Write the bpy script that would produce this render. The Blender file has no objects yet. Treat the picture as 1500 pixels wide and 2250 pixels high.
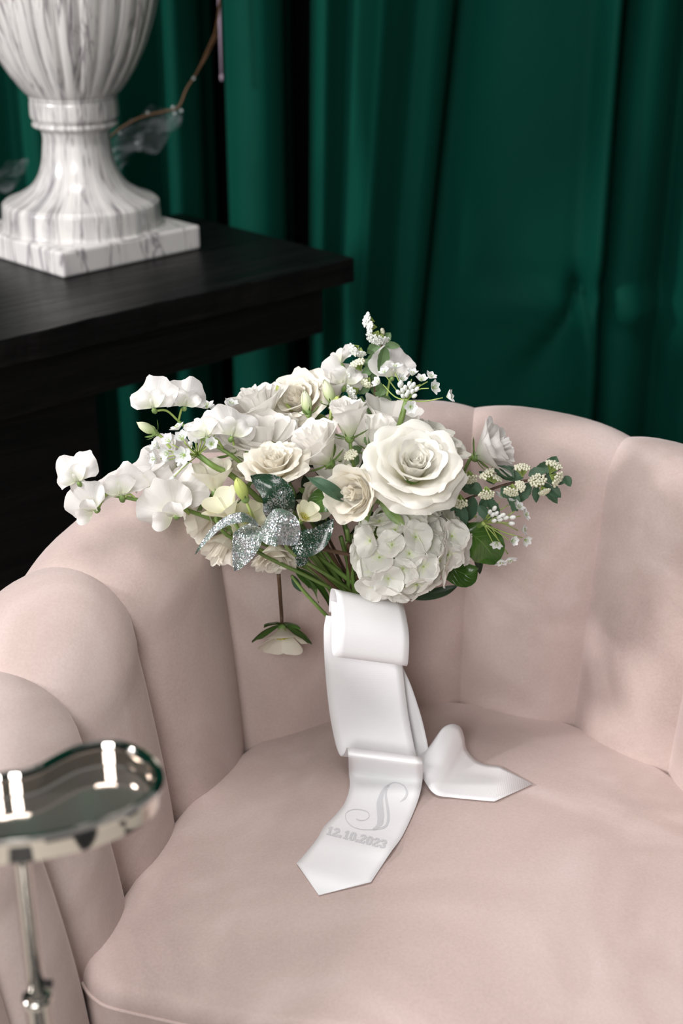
import bpy, bmesh, math, random
from math import sin, cos, pi, radians, sqrt, atan2, exp
from mathutils import Vector, Matrix
from mathutils.bvhtree import BVHTree

SC = bpy.context.scene
COL = SC.collection

# ---------------------------------------------------------------- camera
F = 3125.0                      # focal length in pixels of the 1500 x 2250 frame
TILT = radians(24.0)
CAMZ = 1.184
ST, CT = sin(TILT), cos(TILT)
cam = bpy.data.cameras.new('camera'); cam_o = bpy.data.objects.new('camera', cam)
COL.objects.link(cam_o); SC.camera = cam_o
cam_o.location = (0, 0, CAMZ); cam_o.rotation_euler = (pi/2 - TILT, 0, 0)
cam.sensor_fit = 'VERTICAL'; cam.sensor_height = 36.0; cam.sensor_width = 24.0; cam.lens = 50.0
cam.clip_start = 0.05; cam.clip_end = 60
cam.dof.use_dof = True; cam.dof.focus_distance = 1.17; cam.dof.aperture_fstop = 5.0

# ---------------------------------------------------------------- world, lights, exposure
w = bpy.data.worlds.new('world'); SC.world = w; w.use_nodes = True
bg = w.node_tree.nodes['Background']
bg.inputs[0].default_value = (0.95, 0.93, 0.92, 1); bg.inputs[1].default_value = 0.22
SC.view_settings.view_transform = 'Standard'; SC.view_settings.look = 'None'
SC.view_settings.exposure = 0.14; SC.view_settings.gamma = 1.0
SC.view_settings.use_curve_mapping = False

def area(name, loc, target, size, power, color=(1, 1, 1), sy=None):
    l = bpy.data.lights.new(name, 'AREA'); l.energy = power; l.color = color
    l.shape = 'RECTANGLE' if sy else 'DISK'; l.size = size
    if sy: l.size_y = sy
    o = bpy.data.objects.new(name, l); COL.objects.link(o); o.location = loc
    o.rotation_euler = (Vector(target) - Vector(loc)).to_track_quat('-Z', 'Y').to_euler()
    return o
area('key_light', (-2.6, 0.15, 1.78), (0.1, 1.5, 0.7), 0.40, 66, (1.0, 0.985, 0.98))
area('front_fill', (-0.45, -1.2, 1.75), (0.05, 1.25, 0.65), 1.0, 36, (1.0, 0.985, 0.97))  # soft fill added to brighten the bouquet's front and the chair back
area('overhead_light', (-0.35, 0.75, 2.7), (-0.05, 1.05, 0.6), 0.9, 22, (1.0, 0.97, 0.95))

# ---------------------------------------------------------------- helpers
def W_d(px, py, d):
    x = (px-750)/F*d; v = (1125-py)/F*d
    return Vector((x, d*CT + v*ST, CAMZ - d*ST + v*CT))
def W_h(px, py, h):             # point seen at (px, py) that stands h metres away along the floor
    v = (1125-py)/F
    return W_d(px, py, h/(CT + v*ST))
def W_z(px, py, z):
    v = (1125-py)/F
    return W_d(px, py, (CAMZ-z)/(ST - v*CT))

def link(name, me, parent=None, mat=None, label=None, cat=None, group=None, kind=None):
    o = bpy.data.objects.new(name, me); COL.objects.link(o)
    if mat and me is not None and not me.materials: me.materials.append(mat)
    if parent is not None: o.parent = parent
    if label: o['label'] = label
    if cat: o['category'] = cat
    if group: o['group'] = group
    if kind: o['kind'] = kind
    return o
def mesh(name, verts, faces, uvs=None, smooth=True):
    me = bpy.data.meshes.new(name); me.from_pydata([tuple(v) for v in verts], [], faces)
    if uvs:
        l = me.uv_layers.new(name='UVMap')
        for lp in me.loops: l.data[lp.index].uv = uvs[lp.vertex_index]
    if smooth: me.polygons.foreach_set('use_smooth', [True]*len(me.polygons))
    me.update(); return me
class MB:
    def __init__(s): s.v = []; s.f = []; s.uv = []
    def grid(s, fn, nu, nv, closed_u=False):
        b = len(s.v)
        for j in range(nv+1):
            for i in range(nu + (0 if closed_u else 1)):
                u, v = i/nu, j/nv
                s.v.append(Vector(fn(u, v))); s.uv.append((u, v))
        n = nu if closed_u else nu+1
        for j in range(nv):
            for i in range(nu):
                a = b+j*n+i; c = b+j*n+(i+1) % n
                s.f.append((a, c, c+n, a+n))
    def tube(s, pts, r, n=6, r1=None, cap=True):
        pts = [Vector(p) for p in pts]; m = len(pts)
        b = len(s.v); side = None
        for k, p in enumerate(pts):
            t = (pts[min(k+1, m-1)] - pts[max(k-1, 0)]).normalized()
            if side is None:
                side = t.cross(Vector((0.3, 0.2, 1))).normalized()
            side = (side - t*side.dot(t)).normalized(); up = t.cross(side)
            rr = r if r1 is None else r + (r1-r)*k/(m-1)
            for i in range(n):
                a = 2*pi*i/n
                s.v.append(p + side*cos(a)*rr + up*sin(a)*rr); s.uv.append((i/n, k/(m-1)))
        for k in range(m-1):
            for i in range(n):
                a = b+k*n+i; c = b+k*n+(i+1) % n
                s.f.append((a, c, c+n, a+n))
        if cap:
            s.f.append(tuple(b+i for i in reversed(range(n)))); s.f.append(tuple(b+(m-1)*n+i for i in range(n)))
    def ball(s, c, r, n=6, m=4, sx=1, axis=None):
        c = Vector(c); b = len(s.v)
        q = Vector((0, 0, 1)).rotation_difference(axis) if axis is not None else None
        for j in range(m+1):
            for i in range(n):
                p = Vector((r*sin(pi*j/m)*cos(2*pi*i/n), r*sin(pi*j/m)*sin(2*pi*i/n), -r*sx*cos(pi*j/m)))
                if q: p = q @ p
                s.v.append(c+p); s.uv.append((i/n, j/m))
        for j in range(m):
            for i in range(n):
                a = b+j*n+i; d = b+j*n+(i+1) % n
                s.f.append((a, d, d+n, a+n))
    def box(s, lo, hi, M=None):
        b = len(s.v)
        for z in (lo[2], hi[2]):
            for x, y in ((lo[0], lo[1]), (hi[0], lo[1]), (hi[0], hi[1]), (lo[0], hi[1])):
                p = Vector((x, y, z)); s.v.append(M @ p if M else p); s.uv.append((x, y))
        for q in ((3, 2, 1, 0), (4, 5, 6, 7), (0, 1, 5, 4), (1, 2, 6, 5), (2, 3, 7, 6), (3, 0, 4, 7)):
            s.f.append(tuple(b+i for i in q))
    def add(s, other, M):
        b = len(s.v); s.v += [M @ v for v in other.v]; s.uv += other.uv
        s.f += [tuple(b+i for i in q) for q in other.f]
    def xf(s, M): s.v = [M @ v for v in s.v]; return s
    def build(s, name, smooth=True): return mesh(name, s.v, s.f, s.uv, smooth)
def lerp(a, b, t): return a + (b-a)*t
def smooth01(t): t = max(0, min(1, t)); return t*t*(3-2*t)
def catmull(P, t):              # P list of Vectors, t in 0..len-1
    n = len(P); i = min(int(t), n-2); f = t-i
    p1, p2 = P[i], P[i+1]; p0 = P[i-1] if i > 0 else p1*2-p2; p3 = P[i+2] if i+2 < n else p2*2-p1
    return 0.5*((2*p1) + (p2-p0)*f + (2*p0-5*p1+4*p2-p3)*f*f + (3*p1-p0-3*p2+p3)*f**3)
def interp(tab, x):             # smooth monotone-ish table lookup
    if x <= tab[0][0]: return tab[0][1]
    for (a, p), (b, q) in zip(tab, tab[1:]):
        if x <= b: return p + (q-p)*smooth01((x-a)/(b-a))
    return tab[-1][1]
def bevel(o, wd, seg=3, angle=40):
    m = o.modifiers.new('bevel', 'BEVEL'); m.width = wd; m.segments = seg; m.limit_method = 'ANGLE'; m.angle_limit = radians(angle); return o

# ---------------------------------------------------------------- materials
def mat(name, color, rough=0.5, metal=0.0, **kw):
    m = bpy.data.materials.new(name); m.use_nodes = True
    b = m.node_tree.nodes['Principled BSDF']
    b.inputs['Base Color'].default_value = (*color, 1); b.inputs['Roughness'].default_value = rough
    b.inputs['Metallic'].default_value = metal
    for k, v in kw.items():
        b.inputs[k.replace('_', ' ')].default_value = v
    return m
class N:
    def __init__(s, m): s.t = m.node_tree; s.b = s.t.nodes['Principled BSDF']
    def n(s, typ, **kw):
        x = s.t.nodes.new(typ)
        for k, v in kw.items():
            if k.startswith('i_'):
                key = k[2:].replace('_', ' ')
                x.inputs[int(key) if key.isdigit() else key].default_value = v
            else: setattr(x, k, v)
        return x
    def l(s, a, b): s.t.links.new(a, b)
    def ramp(s, fac, stops):
        r = s.n('ShaderNodeValToRGB'); e = r.color_ramp.elements
        while len(e) < len(stops): e.new(0.5)
        for q, (p, c) in zip(e, stops): q.position = p; q.color = (*c, 1) if len(c) == 3 else c
        s.l(fac, r.inputs[0]); return r.outputs[0]
    def coord(s, out='Object', scale=(1, 1, 1)):
        c = s.n('ShaderNodeTexCoord'); m = s.n('ShaderNodeMapping'); m.inputs['Scale'].default_value = scale
        s.l(c.outputs[out], m.inputs['Vector']); return m.outputs[0]
    def noise(s, vec, scale, detail=3, rough=0.5, dist=0.0):
        x = s.n('ShaderNodeTexNoise'); x.inputs['Scale'].default_value = scale; x.inputs['Detail'].default_value = detail
        x.inputs['Roughness'].default_value = rough; x.inputs['Distortion'].default_value = dist
        s.l(vec, x.inputs['Vector']); return x.outputs[0]
    def bump(s, h, strength, dist=0.001):
        x = s.n('ShaderNodeBump'); x.inputs['Strength'].default_value = strength; x.inputs['Distance'].default_value = dist
        s.l(h, x.inputs['Height']); s.l(x.outputs[0], s.b.inputs['Normal']); return x
    def math(s, op, a, b=None, clamp=False):
        x = s.n('ShaderNodeMath', operation=op, use_clamp=clamp)
        for i, q in enumerate((a, b)):
            if q is None: continue
            if isinstance(q, (int, float)): x.inputs[i].default_value = q
            else: s.l(q, x.inputs[i])
        return x.outputs[0]
    def mix(s, f, a, b):
        x = s.n('ShaderNodeMix', data_type='RGBA')
        if isinstance(f, (int, float)): x.inputs[0].default_value = f
        else: s.l(f, x.inputs[0])
        for i, q in ((6, a), (7, b)):
            if isinstance(q, tuple): x.inputs[i].default_value = (*q, 1)
            else: s.l(q, x.inputs[i])
        return x.outputs[2]

# velvet of the chair
M_velvet = mat('velvet', (0.53, 0.405, 0.375), 0.85)
q = N(M_velvet); q.b.inputs['Sheen Weight'].default_value = 0.35; q.b.inputs['Sheen Roughness'].default_value = 0.45
q.b.inputs['Sheen Tint'].default_value = (1, 0.93, 0.93, 1); q.b.inputs['Specular IOR Level'].default_value = 0.15
c = q.coord('Object'); nap = q.noise(c, 5.0, 3, 0.6, 1.2)
col = q.ramp(nap, [(0.3, (0.43, 0.335, 0.31)), (0.5, (0.52, 0.412, 0.382)), (0.66, (0.62, 0.51, 0.482))])
fine = q.noise(c, 420, 2, 0.6)
q.l(q.mix(0.12, col, q.ramp(fine, [(0.3, (0.35, 0.25, 0.22)), (0.7, (0.75, 0.6, 0.56))])), q.b.inputs['Base Color'])
mid = q.noise(c, 14, 3, 0.6)
q.bump(q.math('ADD', q.math('MULTIPLY', fine, 0.3), mid), 0.25, 0.002)
# curtain
M_curtain = mat('green_curtain', (0.0, 0.085, 0.052), 0.72)
q = N(M_curtain); q.b.inputs['Sheen Weight'].default_value = 0.06; q.b.inputs['Sheen Tint'].default_value = (0.1, 1, 0.7, 1)
q.b.inputs['Specular IOR Level'].default_value = 0.1
c = q.coord('Object'); big = q.noise(c, 2.2, 2)
q.l(q.ramp(big, [(0.3, (0.0002, 0.042, 0.028)), (0.7, (0.0003, 0.054, 0.036))]), q.b.inputs['Base Color'])
wx = q.n('ShaderNodeTexWave', i_Scale=260.0, i_Distortion=1.0, bands_direction='Z'); q.l(c, wx.inputs['Vector'])
wy = q.n('ShaderNodeTexWave', i_Scale=260.0, i_Distortion=1.0, bands_direction='X'); q.l(c, wy.inputs['Vector'])
q.bump(q.math('ADD', wx.outputs[1], wy.outputs[1]), 0.2, 0.0006)
# black wood
M_wood = mat('black_stained_wood', (0.008, 0.0075, 0.008), 0.36, Specular_IOR_Level=0.28)
q = N(M_wood); c = q.coord('Object', (1.6, 22, 22))
g = q.noise(c, 2.6, 6, 0.62, 1.3)
g2 = q.noise(q.coord('Object', (6, 130, 130)), 2.0, 3, 0.6)
q.l(q.ramp(g, [(0.35, (0.0028, 0.0026, 0.0030)), (0.6, (0.005, 0.0045, 0.0048)), (0.80, (0.014, 0.012, 0.0115))]), q.b.inputs['Base Color'])
q.l(q.math('ADD', q.math('MULTIPLY', g, 0.35), 0.2), q.b.inputs['Roughness'])
q.bump(q.math('ADD', g, q.math('MULTIPLY', g2, 0.5)), 0.7, 0.0025)
# marble-painted ceramic: UV u = angle, v = height
M_marble = mat('marble_glaze', (0.8, 0.78, 0.76), 0.28)
q = N(M_marble)
def veins(q, su, sv, scale, dist, wdt, vec_kind='UV'):
    cc = q.coord(vec_kind, (su, sv, sv if vec_kind == 'Object' else 1)); n_ = q.noise(cc, scale, 5, 0.55, dist)
    a = q.math('ABSOLUTE', q.math('SUBTRACT', n_, 0.5))
    return q.math('SUBTRACT', 1.0, q.math('DIVIDE', a, wdt, True), True)
v1 = veins(q, 30, 1.1, 1.0, 0.55, 0.030); v2 = veins(q, 52, 1.7, 1.3, 0.8, 0.030)
soft = q.noise(q.coord('UV', (34, 1.1, 1)), 1.0, 3, 0.55, 0.6)
gate = q.noise(q.coord('UV', (7, 2.5, 1)), 1.0, 2)
base = q.mix(q.ramp(soft, [(0.48, (0, 0, 0)), (0.74, (0.75, 0.75, 0.75))]), (0.70, 0.675, 0.655), (0.36, 0.36, 0.375))
a = q.mix(q.math('MULTIPLY', v1, 0.85), base, (0.15, 0.13, 0.15))
b_ = q.mix(q.math('MULTIPLY', v2, q.ramp(gate, [(0.4, (0, 0, 0)), (0.6, (0.8, 0.8, 0.8))])), a, (0.22, 0.19, 0.21))
q.l(b_, q.b.inputs['Base Color'])
q.b.inputs['Coat Weight'].default_value = 0.25; q.b.inputs['Coat Roughness'].default_value = 0.15
M_marble2 = mat('marble_glaze_slab', (0.8, 0.78, 0.76), 0.25)
q = N(M_marble2)
cc = q.coord('Object', (16, 16, 3)); n_ = q.noise(cc, 1.0, 5, 0.55, 1.2)
a = q.math('SUBTRACT', 1.0, q.math('DIVIDE', q.math('ABSOLUTE', q.math('SUBTRACT', n_, 0.5)), 0.022, True), True)
cc2 = q.noise(q.coord('Object', (9, 9, 3)), 1.6, 4, 0.6, 1.5)
q.l(q.mix(q.math('MULTIPLY', a, 0.8), q.mix(q.ramp(cc2, [(0.5, (0, 0, 0)), (0.75, (0.8, 0.8, 0.8))]), (0.72, 0.695, 0.685), (0.45, 0.41, 0.44)), (0.16, 0.13, 0.16)), q.b.inputs['Base Color'])
q.b.inputs['Coat Weight'].default_value = 0.25
# chrome
M_chrome = mat('polished_nickel', (0.80, 0.76, 0.71), 0.06, 1.0)
q = N(M_chrome); q.bump(q.noise(q.coord('Object'), 22, 2), 0.12, 0.004)
M_floor = mat('grey_floor', (0.12, 0.11, 0.105), 0.55)
q = N(M_floor); ck = q.n('ShaderNodeTexChecker', i_Scale=2.6, i_Color1=(0.55, 0.5, 0.44, 1), i_Color2=(0.012, 0.012, 0.014, 1)); q.l(q.coord('Object'), ck.inputs['Vector']); q.l(ck.outputs[0], q.b.inputs['Base Color'])
M_wall = mat('dark_wall_paint', (0.003, 0.0035, 0.0035), 0.95, Specular_IOR_Level=0.05)
q = N(M_wall); q.bump(q.noise(q.coord('Object'), 90, 3), 0.2, 0.002)
M_cream = mat('cream_wall_paint', (0.62, 0.56, 0.5), 0.8)
q = N(M_cream); q.bump(q.noise(q.coord('Object'), 90, 3), 0.2, 0.002)
M_dark = mat('dark_timber', (0.02, 0.018, 0.02), 0.5)
q = N(M_dark); q.bump(q.noise(q.coord('Object', (1, 1, 12)), 9, 3), 0.3, 0.002)

# ---------------------------------------------------------------- room shell
b = MB(); b.box((-3.2, -2.6, -0.1), (3.2, 2.75, 0)); link('floor', b.build('floor', False), None, M_floor, kind='structure')
b = MB(); b.box((-3.2, 2.6, 0), (3.2, 2.75, 2.9)); link('wall_back', b.build('wall_back', False), None, M_wall, kind='structure')
b = MB(); b.box((-3.2, -2.7, 0), (3.2, -2.6, 2.9)); wf = None; b = MB(); b.grid(lambda u, v: (-3.2+6.4*u, -2.52+0.09*sin(u*95)+0.03*sin(u*40), 0.0+4.6*v), 400, 6); link('wall_front', b.build('wall_front'), None, M_curtain, kind='structure')
for nm, sx in (('wall_left', -1), ('wall_right', 1)):       # green drapes line the whole room
    b = MB(); b.grid(lambda u, v: (sx*(3.1+0.09*sin(u*88)+0.03*sin(u*37)), -2.6+5.25*u, 4.6*v), 400, 6); link(nm, b.build(nm), None, M_curtain, kind='structure')


# ---------------------------------------------------------------- curtains
def cx(px): return (px-750)/F*2.076        # x on the curtain at the height of the frame's top edge
def curtain(label, pts, x_lo_edge, x_hi_edge, seams=()):
    # pts: (px at frame top, depth y, skew to the left in px per full fall), a profile that may fold over itself
    P = [Vector((cx(p), y, s)) for p, y, s in pts]; n = len(P)
    nu = 9*(n-1); nv = 110
    def f(u, v):
        c = catmull(P, u*(n-1)); z = 2.6 - 2.585*v
        drop = 1.02 - z
        x = c.x - c.z*0.00066*drop/0.63*(1.0 if drop > 0 else 0.25) if (c.z > 45 or drop < 0.42) else c.x - c.z*0.00066*0.42/0.63
        y = c.y + 0.006*sin(3.1*z + c.x*9) + 0.003*sin(7*z + c.x*21)
        # gathers spreading from the pinch at the meeting edge of the two right-hand panels
        kx, kz = 0.383, 0.585
        dx, dz = x-kx, z-kz; r = sqrt(dx*dx+dz*dz); a = atan2(dx, -dz)
        if r < 0.4 and dz < 0.03:
            wgt = exp(-((r-0.05)/0.13)**2)*smooth01((0.03-dz)/0.05)
            y += -0.026*wgt*(0.6*cos(a*5.2) + 0.4*cos(a*9.0+0.8)) 
        y += 0.05*exp(-(r/0.028)**2)
        return (x, y, z)
    m = MB(); m.grid(f, nu, nv)
    o = link('curtain', m.build('curtain'), None, M_curtain, label, 'curtain', 'green curtain panels behind the table and chair')
    s = o.modifiers.new('thick', 'SOLIDIFY'); s.thickness = 0.002
    return o
curtain('dark green curtain panel behind the marbled urn, at the left edge',
        [(-420, 2.30, 0), (-330, 2.16, 0), (-230, 2.30, 0), (-120, 2.17, 0), (-30, 2.30, 0), (60, 2.18, 0), (150, 2.30, 0), (235, 2.20, 0), (300, 2.27, 0), (330, 2.29, 0), (362, 2.22, 0), (395, 2.235, 0), (412, 2.30, 0), (404, 2.42, 0), (420, 2.5, 0)], 0, 0)
curtain('narrow dark green curtain panel between the two black gaps above the table',
        [(500, 2.5, 0), (492, 2.38, 0), (482, 2.28, 0), (500, 2.21, 0), (545, 2.185, 0), (590, 2.20, 0), (612, 2.27, 0), (605, 2.38, 0), (622, 2.5, 0)], 0, 0)
curtain('wide dark green curtain panel behind the bouquet and chair back',
        [(700, 2.5, 6), (690, 2.40, 10), (684, 2.29, 14), (712, 2.23, 20), (745, 2.27, 28), (775, 2.29, 34), (798, 2.20, 40), (832, 2.135, 50), (868, 2.175, 58), (915, 2.235, 62), (965, 2.235, 60), (1000, 2.27, 70), (1020, 2.36, 84), (1052, 2.27, 84), (1110, 2.225, 48), (1190, 2.21, 30), (1270, 2.205, 16), (1315, 2.20, 8), (1346, 2.160, 4), (1362, 2.185, 2), (1368, 2.26, 2), (1360, 2.36, 0), (1372, 2.5, 0)], 0, 0)
curtain('dark green curtain panel at the right edge, pinched beside the tall slit',
        [(1432, 2.5, 16), (1430, 2.36, 16), (1404, 2.27, 26), (1414, 2.215, 26), (1445, 2.20, 16), (1490, 2.22, 14), (1545, 2.29, 8), (1600, 2.2, 0), (1670, 2.3, 0), (1740, 2.18, 0), (1830, 2.3, 0), (1920, 2.19, 0), (2020, 2.3, 0)], 0, 0)
# ---------------------------------------------------------------- armchair
SZ = 0.45
SEAM = [  # x, y at seat height, top height, thickness of the roll
    (-0.330, 0.640, 0.600, 0.10), (-0.262, 0.672, 0.606, 0.12), (-0.212, 0.738, 0.612, 0.135), (-0.188, 0.828, 0.620, 0.14), (-0.169, 0.922, 0.632, 0.14), (-0.140, 1.023, 0.664, 0.125),
    (-0.086, 1.126, 0.702, 0.10), (0.0165, 1.190, 0.722, 0.09), (0.1165, 1.205, 0.724, 0.085), (0.220, 1.162, 0.716, 0.085),
    (0.292, 1.085, 0.706, 0.10), (0.345, 0.985, 0.672, 0.125), (0.372, 0.885, 0.638, 0.14), (0.386, 0.79, 0.622, 0.14), (0.402, 0.70, 0.612, 0.135), (0.45, 0.63, 0.604, 0.12)]
chair = link('armchair', None, None, None, 'blush pink velvet barrel armchair with channel-tufted back holding the bouquet', 'armchair')
chair.location = (0.1, 0.95, 0)
CI = Matrix.Translation((-0.1, -0.95, 0))
SP = [Vector(s[:2]) for s in SEAM]
def outward(i):
    a = SP[max(i-1, 0)]; b_ = SP[min(i+1, len(SP)-1)]; t = (b_-a).normalized()
    return Vector((-t.y, t.x))
OUT = [outward(i) for i in range(len(SP))]
def profile(t, top, T):         # (offset outward, height) and its normal, t 0..1 from inner foot to outer foot
    lean = 0.030; hh = 0.062
    zt = top-hh; z0 = 0.36
    if t < 0.36:
        k = t/0.36; return lean*k**1.6, z0 + (zt-z0)*k
    if t < 0.72:
        k = (t-0.36)/0.36; a = pi*(1-k); mid = lean + T/2
        return mid + cos(a)*T/2, zt + sin(a)**0.85*hh
    k = (t-0.72)/0.28; return lean+T - 0.02*k, zt - (zt-0.13)*k
for i in range(len(SEAM)-1):
    nu, nv = 14, 56
    S0, S1 = SEAM[i], SEAM[i+1]; o0, o1 = OUT[i], OUT[i+1]
    def f(u, v, S0=S0, S1=S1, o0=o0, o1=o1, p0=SP[i], p1=SP[i+1]):
        uu = 0.5-0.5*cos(pi*u); uu = lerp(u, uu, 0.75)
        top = lerp(S0[2], S1[2], uu); T = lerp(S0[3], S1[3], uu)
        t = v; e = 0.002
        a, z = profile(t, top, T); a2, z2 = profile(min(t+e, 1), top, T); a1, z1 = profile(max(t-e, 0), top, T)
        n = Vector((-(z2-z1), a2-a1)).normalized()
        bl = 0.0170*(1-abs(2*uu-1)**2.6) - 0.0035; bl *= 1-0.45*max(0, n.y)
        a += n.x*bl; z += n.y*bl*1.0
        o = o0.lerp(o1, uu).normalized(); p = p0.lerp(p1, uu)
        # seam line follows a gentle arc, not the chord
        return CI @ Vector((p.x + o.x*(a), p.y + o.y*a, z))
    m = MB(); m.grid(f, nu, nv)
    link('back_channel', m.build('back_channel'), chair, M_velvet)
# seat cushion outline
OUTL = [(-0.150, 0.800), (-0.182, 0.815), (-0.197, 0.845), (-0.186, 0.885), (-0.166, 0.950), (-0.140, 1.030), (-0.092, 1.122), (-0.040, 1.172), (0.030, 1.202), (0.110, 1.210),
        (0.200, 1.182), (0.258, 1.135), (0.305, 1.075), (0.345, 0.985), (0.370, 0.90), (0.388, 0.845), (0.378, 0.812), (0.345, 0.792), (0.24, 0.765), (0.1, 0.757), (-0.04, 0.772)]
OV = [Vector(p) for p in OUTL]
SCEN = Vector((0.1, 0.96))
def outl(t):
    n = len(OV); k = t*n; i = int(k) % n; f = k-int(k)
    p0, p1, p2, p3 = OV[i-1], OV[i], OV[(i+1) % n], OV[(i+2) % n]
    return 0.5*((2*p1) + (p2-p0)*f + (2*p0-5*p1+4*p2-p3)*f*f + (3*p1-p0-3*p2+p3)*f**3)
ANG = sorted([(atan2((outl(k/720)-SCEN).y, (outl(k/720)-SCEN).x), (outl(k/720)-SCEN).length) for k in range(720)])
def rad_at(a):
    best = min(range(len(ANG)), key=lambda k: abs(ANG[k][0]-a)); return ANG[best][1]
def seat_z(x, y):
    d = Vector((x, y))-SCEN; r = d.length/max(rad_at(atan2(d.y, d.x)), 1e-6)
    return SZ - 0.008 + 0.024*(1-min(r, 1)**2.4)
def fseat(u, v):
    B = outl(u)
    if v < 0.7:
        r = v/0.7*0.955; p = SCEN.lerp(B, r); z = SZ - 0.008 + 0.024*(1-(r)**2.4)
    else:
        k = (v-0.7)/0.3; zb = SZ-0.008+0.024*(1-0.955**2.4)
        if k < 0.5:
            a = k/0.5*pi/2; r = 0.955 + 0.045*sin(a); z = zb - 0.016*(1-cos(a))
        else:
            a = (k-0.5)/0.5; r = 1.0 + 0.006*sin(a*pi) - 0.01*a; z = zb - 0.016 - 0.17*a
        p = SCEN.lerp(B, r)
    return CI @ Vector((p.x, p.y, z))
m = MB(); m.grid(fseat, 120, 44, True)
seat = link('seat_cushion', m.build('seat_cushion'), chair, M_velvet)
# welt seam around the front edge
m = MB(); pts = []
for k in range(61):
    t = (17.2 + 9.2*k/60)/21 % 1.0 if False else ((len(OV)-6.3) + 8.8*k/60)/len(OV) % 1.0
    B = outl(t); p = SCEN.lerp(B, 1.0); d = (B-SCEN).normalized()
    pts.append(CI @ Vector((p.x+d.x*0.0005, p.y+d.y*0.0005, SZ-0.0235)))
m.tube(pts, 0.0016, 6); link('welt', m.build('welt'), seat, M_velvet)
# base rail and legs
m = MB(); pts = []
m.grid(lambda u, v: CI @ Vector((*(SCEN.lerp(outl(u), 0.97)), 0.30 - 0.17*v)), 80, 4, True)
link('base_rail', m.build('base_rail'), chair, M_velvet)
for x, y in ((-0.14, 0.86), (0.33, 0.86), (-0.02, 1.13), (0.23, 1.13)):
    m = MB(); m.tube([CI @ Vector((x, y, 0.0)), CI @ Vector((x, y, 0.16))], 0.012, 12, 0.02); link('leg', m.build('leg'), chair, M_dark)

# ---------------------------------------------------------------- black table
TZ = 0.75
P_left = W_z(0, 747, TZ); P_right = W_z(781, 566, TZ)
ux = (P_right-P_left).normalized(); uy = Vector((-ux.y, ux.x, 0))
table = link('console_table', None, None, None, 'black-stained rough wooden table carrying the marbled urn', 'table')
table.matrix_world = Matrix((( ux.x, uy.x, 0, P_right.x), (ux.y, uy.y, 0, P_right.y), (0, 0, 1, 0), (0, 0, 0, 1)))
def wob(x, y, z, s=1): return 0.0012*s*(sin(x*61+z*40)+sin(x*143+1.3+y*50)*0.6+sin(x*17+y*9))
TD = 0.36; TL = 1.1
m = MB()
def ftop(u, v):                  # closed section (y,z) ring swept along x
    x = -TL*(1-u)
    ring = [(0, 0), (0, 0.030), (0.10, 0.030), (0.2, 0.030), (0.3, 0.030), (TD, 0.030), (TD, 0), (0.2, 0), (0, 0)]
    k = v*8; i = min(int(k), 7); f_ = k-i
    y = lerp(ring[i][0], ring[i+1][0], f_); z = lerp(ring[i][1], ring[i+1][1], f_)
    dy = wob(x, 0, z) if y < 0.001 else 0
    return (x, y+dy, TZ-0.030+z)
m.grid(ftop, 90, 8)
n9 = 91
for base in (0, 90):
    pass
# end caps
def cap(u):
    idx = [u + j*n9 for j in range(9)]
    return idx
e0 = cap(0); e1 = cap(90)
m.f.append(tuple(e0[:8])); m.f.append(tuple(reversed(e1[:8])))
top = link('tabletop', m.build('tabletop', False), table, M_wood); bevel(top, 0.0025, 2, 50)
APB = 0.652
for nm, lo, hi in (('apron', (-TL+0.04, 0.028, APB), (-0.030, 0.05, TZ-0.030)), ('apron', (-TL+0.04, TD-0.05, APB), (-0.030, TD-0.03, TZ-0.030)),
                   ('apron', (-0.052, 0.05, APB), (-0.030, TD-0.05, TZ-0.030)), ('apron', (-TL+0.04, 0.05, APB), (-TL+0.06, TD-0.05, TZ-0.030))):
    m = MB(); m.box(lo, hi); bevel(link(nm, m.build(nm, False), table, M_wood), 0.002, 2)
m = MB(); m.box((-TL+0.05, 0.055, 0.02), (-0.36, 0.08, APB+0.001)); bevel(link('black_filler_panel', m.build('black_filler_panel', False), table, M_wood), 0.003, 2)  # board added to turn the dark space under the table black
for x0 in (-0.365, -TL+0.13):
    for y0 in (0.082, TD-0.152):
        m = MB(); m.box((x0-0.07, y0, 0.0), (x0, y0+0.07, TZ-0.030)); bevel(link('leg', m.build('leg', False), table, M_wood), 0.003, 2)
m = MB(); m.box((-TL+0.05, TD-0.08, 0.02), (-0.36, TD-0.055, APB+0.001)); bevel(link('back_panel', m.build('back_panel', False), table, M_wood), 0.003, 2)

# ---------------------------------------------------------------- marbled urn
P_f = W_z(140, 613, TZ); UA = radians(45)
urn = link('urn', None, None, None, 'large white urn with grey marbled veining and a fluted bowl on the black table', 'urn')
S = 0.212; ctr = Vector((P_f.x, P_f.y + S/sqrt(2), TZ)); urn.location = ctr; urn.rotation_euler = (0, 0, UA)
m = MB(); m.box((-S/2, -S/2, 0), (S/2, S/2, 0.031)); bevel(link('plinth', m.build('plinth', False), urn, M_marble2), 0.004, 3)
def lathe(name, prof, parent, mt, nang=128, flute=None, sub=4):
    PV = [Vector((r, z, 0)) for r, z in prof]; n = len(PV); m = MB(); nv = (n-1)*sub
    H = prof[-1][1]-prof[0][1] or 1
    def f(u, v):
        c = catmull(PV, v*(n-1)); a = 2*pi*u; r = max(c.x, 0.0)
        if flute: r += flute(a, c.y, r)
        return (r*cos(a), r*sin(a), c.y)
    m.grid(f, nang, nv)
    for k in range(len(m.v)): m.uv[k] = (m.uv[k][0], m.v[k].z*4)
    return link(name, m.build(name), parent, mt)
R_ = 1/F
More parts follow.
